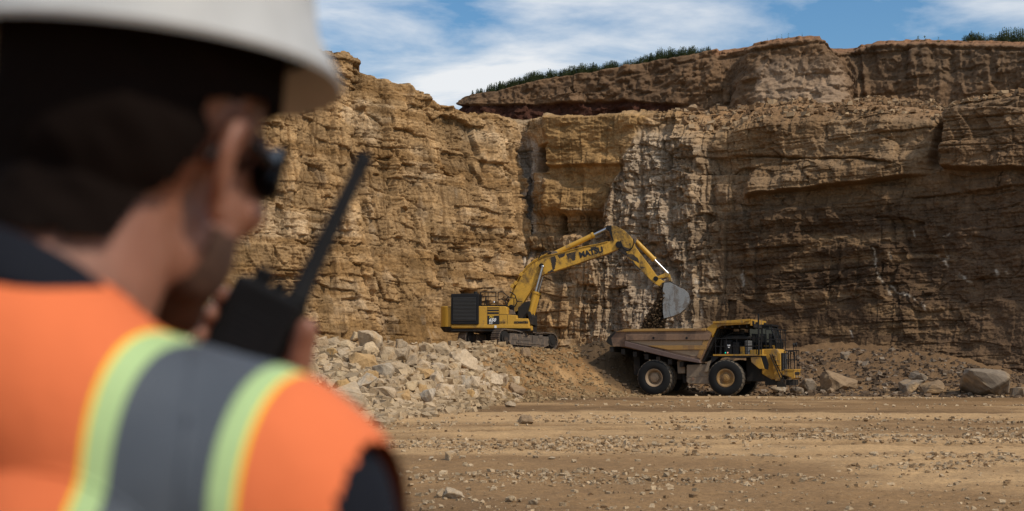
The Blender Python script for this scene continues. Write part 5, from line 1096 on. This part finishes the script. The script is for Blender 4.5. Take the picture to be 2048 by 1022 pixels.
mb.cap(h(-0.018, 0.084, -0.052), h(0.018, 0.084, -0.052), 0.008); mb.cap(h(-0.015, 0.082, -0.064), h(0.015, 0.082, -0.064), 0.008)
neck0, neck1 = h(0, -0.030, -0.04), b(0, -0.01, 1.53)
mb.cap(neck0, neck1, 0.060, 0.068, 3); mb.cap(h(0, -0.045, -0.02), b(0, -0.035, 1.52), 0.048, 0.055, 3)
# torso
for sx in (-1, 1): mb.cap(b(0, -0.05, 1.570), b(sx*0.14, -0.03, 1.484), 0.056, 0.052, 3)
mb.cap(b(-0.06, -0.012, 1.515), b(-0.175, -0.01, 1.475), 0.052, 0.060, 3); mb.cap(b(0.06, -0.012, 1.515), b(0.180, -0.01, 1.480), 0.052, 0.060, 3)
el(b(0, -0.005, 1.36), (0.175, 0.118, 0.19), BR); el(b(0.09, -0.055, 1.40), (0.09, 0.07, 0.11), BR); el(b(-0.09, -0.055, 1.40), (0.09, 0.07, 0.11), BR); el(b(0, 0.0, 1.17), (0.155, 0.115, 0.2), BR); el(b(0, -0.01, 1.0), (0.17, 0.125, 0.14), BR)
for sx in (-1, 1):
    mb.cap(b(sx*0.09, 0, 0.97), b(sx*0.10, 0.01, 0.52), 0.088, 0.060, 3); mb.cap(b(sx*0.10, 0.01, 0.52), b(sx*0.11, -0.02, 0.10), 0.060, 0.042, 3); mb.cap(b(sx*0.11, -0.05, 0.045), b(sx*0.12, 0.13, 0.03), 0.045, 0.035)
# left arm hanging
sh_l, el_l, wr_l = b(-0.195, -0.01, 1.465), b(-0.255, -0.02, 1.17), b(-0.26, 0.06, 0.92)
mb.cap(sh_l, el_l, 0.055, 0.043, 3); mb.cap(el_l, wr_l, 0.043, 0.028, 3)
# ---- radio frame and the right hand round it
rc = at(492, 694, 1.28); tilt = R(26)
Rd = Matrix.Translation(rc) @ Matrix.Rotation(R(-8), 4, 'Z') @ Matrix.Rotation(tilt, 4, 'Y')        # x right, y away, z up along the radio
def r_(x, y, z): return Rd @ Vector((x, y, z))
sh_r, el_r, wr_r = b(0.200, -0.005, 1.468), b(0.235, 0.08, 1.20), r_(0.066, 0.032, -0.112)
mb.cap(sh_r, el_r, 0.057, 0.046, 3); mb.cap(el_r, wr_r, 0.044, 0.029, 3); el(b(0.195, -0.01, 1.465), (0.062, 0.060, 0.060), BR)
# palm behind the radio
for a0, a1, ra in (((0.050, 0.034, -0.085), (0.028, 0.034, 0.012), 0.015), ((0.040, 0.036, -0.085), (0.010, 0.036, 0.012), 0.015), ((0.050, 0.034, -0.09), (0.020, 0.036, -0.050), 0.016), ((0.060, 0.024, -0.090), (0.052, 0.016, -0.035), 0.024)): mb.cap(r_(*a0), r_(*a1), ra, ra*0.9)
mb.cap(wr_r, r_(0.046, 0.033, -0.08), 0.027, 0.018)
# thumb up the right edge
mb.cap(r_(0.056, 0.016, -0.045), r_(0.052, 0.004, -0.006), 0.020, 0.0145); mb.cap(r_(0.052, 0.004, -0.006), r_(0.045, -0.008, 0.040), 0.0142, 0.0112)
# four fingers wrapping round the left edge
for i, (zz, ln) in enumerate(((0.030, 1.0), (0.010, 1.06), (-0.010, 1.0), (-0.029, 0.85))):
    k0, k1, k2, k3 = r_(0.018, 0.036, zz-0.006), r_(-0.026, 0.036, zz), r_(-0.044, 0.014, zz+0.002), r_(-0.044+0.008*ln, -0.022*ln, zz+0.004)
    mb.cap(k0, k1, 0.0102, 0.0092); mb.cap(k1, k2, 0.0092, 0.0084); mb.cap(k2, k3, 0.0084, 0.0072)
# left hand, relaxed
lw = wr_l; dwn = BR @ Vector((0, 0.12, -1)).normalized(); sdv = BR @ Vector((0, 1, 0.1)).normalized()
mb.cap(lw, lw+dwn*0.075, 0.026, 0.024); mb.cap(lw+sdv*0.018, lw+dwn*0.08+sdv*0.026, 0.017, 0.014)
for i, ln in enumerate((0.070, 0.078, 0.074, 0.060)):
    o_ = lw+dwn*0.08+sdv*(0.030-0.020*i); m_ = o_+dwn*ln*0.55+(BR @ Vector((0.006, 0.004, 0))); mb.cap(o_, m_, 0.0095, 0.0085); mb.cap(m_, m_+dwn*ln*0.42+(BR @ Vector((0.016, 0.0, 0))), 0.0085, 0.0072)
mb.cap(lw+dwn*0.02+sdv*0.02, lw+dwn*0.06+sdv*0.052, 0.013, 0.011); mb.cap(lw+dwn*0.06+sdv*0.052, lw+dwn*0.092+sdv*0.058, 0.011, 0.009)
V, NRM, Fq = vox(mb, 0.0042, 5)
# skin
m, t, N, L, B = nodes('skin'); tcn = N.new('ShaderNodeTexCoord'); nzf = noise_node(N, L, tcn.outputs['Object'], 30, 5)
L.new(ramp(N, L, nzf, [(0.3, (0.21, 0.085, 0.05)), (0.7, (0.28, 0.122, 0.075))]), B.inputs['Base Color']); B.inputs['Roughness'].default_value = 0.5; B.inputs['Subsurface Weight'].default_value = 0.12; B.inputs['Subsurface Radius'].default_value = (0.012, 0.005, 0.003); B.inputs['Subsurface Scale'].default_value = 0.5
M['skin'] = m
def cloth(name, c0, c1, scale=9, rough=0.85, bs=0.35):
    m, t, N, L, B = nodes(name); tcn = N.new('ShaderNodeTexCoord'); v = tcn.outputs['Object']
    L.new(ramp(N, L, noise_node(N, L, v, scale, 4), [(0.3, c0), (0.7, c1)]), B.inputs['Base Color']); B.inputs['Roughness'].default_value = rough; B.inputs['Specular IOR Level'].default_value = 0.2
    L.new(bumpn(N, L, noise_node(N, L, v, 13, 3), bs, 0.012, bumpn(N, L, noise_node(N, L, v, 900, 2), 0.3, 0.0006)), B.inputs['Normal']); return m
M['orange'] = cloth('orange_cloth', (0.66, 0.155, 0.055), (0.74, 0.178, 0.064))
M['navy'] = cloth('navy_cloth', (0.0035, 0.0045, 0.009), (0.007, 0.009, 0.015))
M['lime'] = cloth('lime_tape', (0.38, 0.53, 0.24), (0.42, 0.58, 0.27), rough=0.6)
M['silver'] = cloth('reflective_tape', (0.068, 0.08, 0.098), (0.09, 0.103, 0.122), rough=0.5, bs=0.15)
M['thread'] = cloth('yellow_edging', (0.95, 0.60, 0.02), (1.0, 0.66, 0.03))
M['hair'] = plain('dark_hair', (0.009, 0.006, 0.005), 0.95, 0, 0.02)
M['boot'] = cloth('boot_leather', (0.02, 0.015, 0.01), (0.03, 0.02, 0.015))
pers = npmesh('person', V, Fq, M['skin'])
pers.data.validate()
tag(pers, 'man in a white hard hat and orange vest in the blurred foreground, seen from behind', 'person')
Hi = np.array(Hd.inverted()); Bi = np.array(Bd.inverted()); Ri = np.array(Rd.inverted())
def loc(Mx, P): return P @ Mx[:3, :3].T+Mx[:3, 3]
VH = loc(Hi, V)/K; VB = loc(Bi, V); VB[:, 2] /= BK; VR = loc(Ri, V)
head = (VH[:, 2] > -0.16) & (np.hypot(VH[:, 0], VH[:, 1]) < 0.16) & (np.abs(VR).max(1) > 0.14)
# hair: cap of the skull, short at sides and nape
x, y, z = VH.T; ear = (np.abs(x) > 0.074) & (np.abs(y+0.008) < 0.035) & (z < 0.042)
line = np.where(y > 0.012, 0.062+1.2*(y-0.012), np.where(y > -0.02, 0.045+0.5*(y+0.02), np.maximum(0.045+(y+0.02)*2.2, -0.075)))
line = line-0.010*np.exp(-((x)/0.05)**2)*(y < -0.03)
line = np.where((np.abs(y-0.018) < 0.010) & (np.abs(x) > 0.05), 0.0, line)
hm = head & (z > line) & ~ear
hv = V+NRM*(0.0085+0.004*fbm(x*60, z*60+y*40, 77, 2))[:, None]; a, f = submesh(hv, Fq, hm); npmesh('hair', a, f, M['hair'], pers)
sh = head & (z < -0.038-0.25*np.clip(y-0.05, 0, 1)) & (z > -0.118) & (y > -0.012+0.3*(z+0.12)) & ~((np.abs(x) < 0.018) & (np.abs(z+0.058) < 0.012)) & (np.abs(VR).max(1) > 0.12)
a, f = submesh(V+NRM*0.0015, Fq, sh); npmesh('beard', a, f, cloth('dark_stubble', (0.045, 0.024, 0.016), (0.085, 0.045, 0.03), 120, 0.8), pers)
# jacket and trousers
xb, yb, zb_ = VB.T
radm = (np.abs(VR[:, 0]) < 0.10) & (np.abs(VR[:, 1]) < 0.10) & (VR[:, 2] > -0.135) & (VR[:, 2] < 0.15)
lhand = (np.linalg.norm(V-np.array(wr_l+dwn*0.10), axis=1) < 0.125)
necky = 1.575-0.28*yb
jk = (zb_ < necky) & (zb_ > 0.92) & ~radm & ~lhand & ~((head) & (zb_ > 1.58))
a, f = submesh(V+NRM*0.010, Fq, jk); npmesh('jacket', a, f, M['navy'], pers)
a, f = submesh(V+NRM*0.009, Fq, (zb_ < 1.0) & (zb_ > 0.09) & (np.abs(xb) < 0.24) & ~lhand & (np.linalg.norm(V-np.array(wr_l), axis=1) > .07)); npmesh('trousers', a, f, M['navy'], pers)
a, f = submesh(V+NRM*0.010, Fq, (zb_ < 0.16)); npmesh('boots', a, f, M['boot'], pers)
# stand-up collar
mb = MB(); n = 40
for rr_, z0_, z1_ in ((0.076, 0, 0),):
    rings = []
    for k in range(n+1):
        t = R(28)+(2*math.pi-R(56))*k/n; cxx, cyy = math.sin(t), math.cos(t)     # open at the throat
        lo = b(cxx*0.094, -0.018+cyy*0.092, 1.572-0.035*cyy); hi = b(cxx*0.080, -0.022+cyy*0.080, 1.603-0.045*cyy)
        hi2 = b(cxx*0.086, -0.022+cyy*0.086, 1.601-0.045*cyy); lo2 = b(cxx*0.104, -0.020+cyy*0.104, 1.572-0.035*cyy)
        rings.append([mb.bm.verts.new(p) for p in (lo, hi, hi2, lo2)])
    for k in range(n):
        for j in range(4): mb.bm.faces.new((rings[k][j], rings[k][(j+1) % 4], rings[k+1][(j+1) % 4], rings[k+1][j]))
co = mb.build('collar', M['navy'], pers, smooth=True); md = co.modifiers.new('s', 'SUBSURF'); md.levels = 1; md.render_levels = 2
# vest over the torso, cut at neck and armholes; bands of tape are parts of their own
off = 0.020+0.009*fbm(xb*11+zb_*6, zb_*5-yb*6, 201, 3)
sho = np.abs(xb)
vm = (zb_ < 1.645) & ~(head & (VH[:, 2] > -0.13) & (yb > -0.02)) & (zb_ > 0.88) & (np.hypot(xb, yb+0.02) > 0.0) & ~radm & ~lhand
arm_cut = 0.245+0.0*zb_-0.05*sst(1.45, 1.30, zb_)
vm &= (sho < arm_cut)
vm &= ~((np.hypot(xb/0.070, (yb+0.008)/0.064) < 1) & (zb_ > 1.45))
P2 = V.copy(); use = (zb_ > 0.7) & (zb_ < 1.75) & ~radm & ~lhand
E = np.concatenate([Fq[:, [0, 1]], Fq[:, [1, 2]], Fq[:, [2, 3]], Fq[:, [3, 0]]]); E = E[E[:, 0] != E[:, 1]]; E = E[use[E].all(1)]
deg = np.bincount(E[:, 0], minlength=len(V))+np.bincount(E[:, 1], minlength=len(V)); deg = np.maximum(deg, 1)[:, None]
for it in range(40):
    ac = np.stack([np.bincount(E[:, 0], P2[E[:, 1], k], len(V))+np.bincount(E[:, 1], P2[E[:, 0], k], len(V)) for k in range(3)], -1)
    P2 = np.where(use[:, None], 0.4*P2+0.6*ac/deg, P2)
P2 = P2+NRM*(off+0.002)[:, None]
P2b = loc(Bi, P2)
ff = Fq[vm[Fq].all(1)]; u, inv = np.unique(ff, return_inverse=True); inv = inv.reshape(ff.shape)
bv = bmesh.new(); vv = [bv.verts.new(p) for p in P2b[u]]
for q4 in inv:
    try: bv.faces.new([vv[i] for i in dict.fromkeys(q4.tolist())])
    except ValueError: pass
tc_, w1, w2, w3 = 0.170, 0.028, 0.0425, 0.0448
for sx in (-1, 1):
    for e_ in (-w3, -w2, -w1, w1, w2, w3):
        bmesh.ops.bisect_plane(bv, geom=bv.verts[:]+bv.edges[:]+bv.faces[:], plane_co=(sx*tc_+e_, 0, 0), plane_no=(1, 0, 0))
def keep_big(bm_):
    seen = set(); isl = []
    for f0 in bm_.faces:
        if f0 in seen: continue
        st_k = [f0]; seen.add(f0); cur = []
        while st_k:
            f1 = st_k.pop(); cur.append(f1)
            for e1 in f1.edges:
                for f2 in e1.link_faces:
                    if f2 not in seen: seen.add(f2); st_k.append(f2)
        isl.append(cur)
    big = max((len(i_) for i_ in isl), default=0)
    bmesh.ops.delete(bm_, geom=[f1 for i_ in isl if len(i_) < big for f1 in i_], context='FACES')
vo = None
for nm, mt, lo_, hi_ in (('vest', 'orange', w3, 9), ('reflective_tape', 'silver', -1, w1), ('lime_tape', 'lime', w1, w2), ('yellow_edging', 'thread', w2, w3)):
    for sx in ((0,) if nm == 'vest' else (-1, 1)):
        bc = bv.copy(); kill = []
        for fc in bc.faces:
            x_ = fc.calc_center_median().x; d_ = abs(abs(x_)-tc_)
            if not (lo_ <= d_ < hi_) or (sx and x_*sx < 0): kill.append(fc)
        bmesh.ops.delete(bc, geom=kill, context='FACES')
        if nm in ('lime_tape', 'yellow_edging'):
            for side_ in (-1, 1):
                b2 = bc.copy(); bmesh.ops.delete(b2, geom=[fc for fc in b2.faces if (fc.calc_center_median().x-sx*tc_)*side_ < 0], context='FACES')
                keep_big(b2); me = bpy.data.meshes.new(nm); b2.to_mesh(me); b2.free(); me.materials.append(M[mt]); me.polygons.foreach_set('use_smooth', np.full(len(me.polygons), True)); o = bpy.data.objects.new(nm, me); COL.objects.link(o); o.parent = vo; o.matrix_world = Bd @ Matrix.Diagonal((1, 1, BK, 1)) if False else Bd
            bc.free(); continue
        nm == 'reflective_tape' and keep_big(bc); me = bpy.data.meshes.new(nm); bc.to_mesh(me); bc.free(); me.materials.append(M[mt]); me.polygons.foreach_set('use_smooth', np.full(len(me.polygons), True)); o = bpy.data.objects.new(nm, me); COL.objects.link(o)
        if vo is None: o.parent = pers; o.matrix_local = Bd; vo = o
        else: o.parent = vo; o.matrix_local = Matrix.Identity(4)
for o in vo.children: o.matrix_local = Matrix.Identity(4)
# hard hat
mb = MB(); n = 72
def hatp(t, k):
    c_, s_ = math.sin(t), math.cos(t); a_, b_ = 0.114, 0.127
    return c_*a_, s_*b_-0.004
HT = Matrix.Translation(hc) @ Matrix.Rotation(-yaw, 4, 'Z') @ Matrix.Rotation(R(4), 4, 'Y') @ Matrix.Rotation(R(-1), 4, 'X')
def hh_(x, y, z): return HT @ Vector((x, y, z))
rows = []
base = 0.078
for k in range(n):
    t = 2*math.pi*k/n; x, y = hatp(t, 0); fr = max(0, math.cos(t)); pk = fr**2.2
    ring = []
    bw = 0.016+0.016*pk                                  # brim, longer at the peak
    ux, uy = math.sin(t), math.cos(t)
    drop = 0.010+0.010*pk
    pr = [(1.0, 0, base+0.006, -0.004), (1.0, bw, base-drop, 0), (1.0, bw+0.002, base-drop+0.004, 0), (1.0, 0.003, base+0.022, 0)]
    for s2, o_, z_, i_ in pr: ring.append(mb.bm.verts.new(hh_(x*s2+ux*(o_+i_), y*s2+uy*(o_+i_), z_)))
    for j in range(1, 13):
        a_ = math.pi/2*j/12; sc = math.cos(a_)**0.72 if j < 12 else 0.0
        ridge = 0.006*math.exp(-(x*sc/0.02)**2)*math.sin(a_)
        ring.append(mb.bm.verts.new(hh_(x*sc, y*sc, base+0.022+0.118*math.sin(a_)+ridge)))
    rows.append(ring)
m_ = len(rows[0])
for k in range(n):
    a_, b2 = rows[k], rows[(k+1) % n]
    for j in range(m_-1): mb.bm.faces.new((a_[j], a_[j+1], b2[j+1], b2[j]))
# inner shell
inn = []
for k in range(n):
    t = 2*math.pi*k/n; x, y = hatp(t, 0); ring = [rows[k][0]]
    for j in range(1, 9):
        a_ = math.pi/2*j/8; sc = (math.cos(a_)**0.72 if j < 8 else 0)*0.965; ring.append(mb.bm.verts.new(hh_(x*sc, y*sc, base+0.01+0.118*math.sin(a_))))
    inn.append(ring)
for k in range(n):
    for j in range(8): mb.bm.faces.new((inn[k][j], inn[(k+1) % n][j], inn[(k+1) % n][j+1], inn[k][j+1]))
bmesh.ops.remove_doubles(mb.bm, verts=mb.bm.verts, dist=1e-5)
M['hat'] = plain('white_plastic', (0.43, 0.43, 0.42), 0.5, 0, 0.3)
hat = mb.build('hard_hat', M['hat'], pers, smooth=True)
mb = MB()      # black headband and nape strap under the shell
for z0_, z1_, ra, rb in ((0.045, 0.088, 0.092, 0.112), (0.0, 0.045, 0.0, 0.0)):
    if ra == 0: continue
    rg = []
    for k in range(60):
        t = 2*math.pi*k/60; dz_ = 0.026 if math.cos(t) < -0.1 else 0.0; dz_ = 0.030*max(0, -math.cos(t))
        rg.append([mb.bm.verts.new(hh_(math.sin(t)*ra*s_, math.cos(t)*rb*s_-0.004, z_)) for s_, z_ in ((0.96, z0_-dz_), (1.0, z0_-dz_), (1.0, z1_), (0.96, z1_))])
    for k in range(60):
        for j in range(4): mb.bm.faces.new((rg[k][j], rg[k][(j+1) % 4], rg[(k+1) % 60][(j+1) % 4], rg[(k+1) % 60][j]))
mb.build('headband', M['hair'], hat, smooth=True)
# wraparound sunglasses
mb = MB(); rg = []
for k in range(31):
    t = R(-72)+R(144)*k/30; x_, y_ = 0.086*math.sin(t), 0.026+0.080*math.cos(t); nose = 0.014*math.exp(-(x_/0.012)**2); hh2 = 0.021*(1-0.25*abs(math.sin(t))**3)
    rg.append([mb.bm.verts.new(h(x_*s_, 0.026+(y_-0.026)*s_, z_)) for s_, z_ in ((1.0, 0.020-hh2+nose), (1.04, 0.020-hh2+nose), (1.04, 0.020+hh2), (1.0, 0.020+hh2))])
for k in range(30):
    for j in range(4): mb.bm.faces.new((rg[k][j], rg[k][(j+1) % 4], rg[k+1][(j+1) % 4], rg[k+1][j]))
gl = mb.build('sunglasses', M['glass'], pers, smooth=True)
for sx in (-1, 1):
    mb = MB(); pts = [(0.076, 0.052, 0.018), (0.080, 0.030, 0.022), (0.081, 0.008, 0.025), (0.080, -0.012, 0.022), (0.080, -0.03, 0.0)]
    for p_, q_ in zip(pts[:-1], pts[1:]): mb.cap(h(sx*p_[0], p_[1], p_[2]), h(sx*q_[0], q_[1], q_[2]), 0.0042 if p_[1] > 0.04 else 0.003, sub=1)
    mb.build('temple_arm', M['black'], gl, smooth=True)
# ---- two-way radio
rad = empty('two_way_radio', rc); tag(rad, 'black handheld radio with a long antenna held up in the right hand of the man', 'radio')
RT = Matrix.Translation(rc).inverted() @ Rd
M['radio'] = plain('black_plastic', (0.010, 0.010, 0.011), 0.75, 0, 0.12)
mb = MB(); mb.bb(-0.033, 0.033, -0.017, 0.017, -0.085, 0.058); rb = mb.build('radio_body', M['radio'], rad, bevel=0.005, matrix=RT)
mb = MB(); mb.bb(-0.026, 0.026, 0.016, 0.021, -0.06, 0.02); mb.build('belt_clip', M['radio'], rb)
mb = MB(); 
for k in range(6): mb.bb(-0.018, 0.018, -0.0175, -0.0155, 0.0+k*0.006, 0.003+k*0.006)
mb.build('speaker_grille', M['black'], rb)
for x_, r0, hgt in ((-0.014, 0.0085, 0.013), (0.004, 0.006, 0.009)):
    mb = MB(); mb.cyl((x_, 0, 0.056), (x_, 0, 0.058+hgt), r0, n=16); mb.build('knob', M['radio'], rb)
tip = RT.inverted() @ (at(731, 312, 1.34)-rc)
mb = MB(); p0_ = Vector((0.024, 0, 0.055)); tp = Vector(tip); mb.cyl(p0_, p0_+(tp-p0_)*0.12, 0.0105, 0.009, n=16); mb.cyl(p0_+(tp-p0_)*0.12, p0_+(tp-p0_)*0.93, 0.0085, 0.0068, n=16); mb.cyl(p0_+(tp-p0_)*0.92, tp, 0.0078, 0.0075, n=16); mb.build('antenna', M['radio'], rad, smooth=True, matrix=RT)
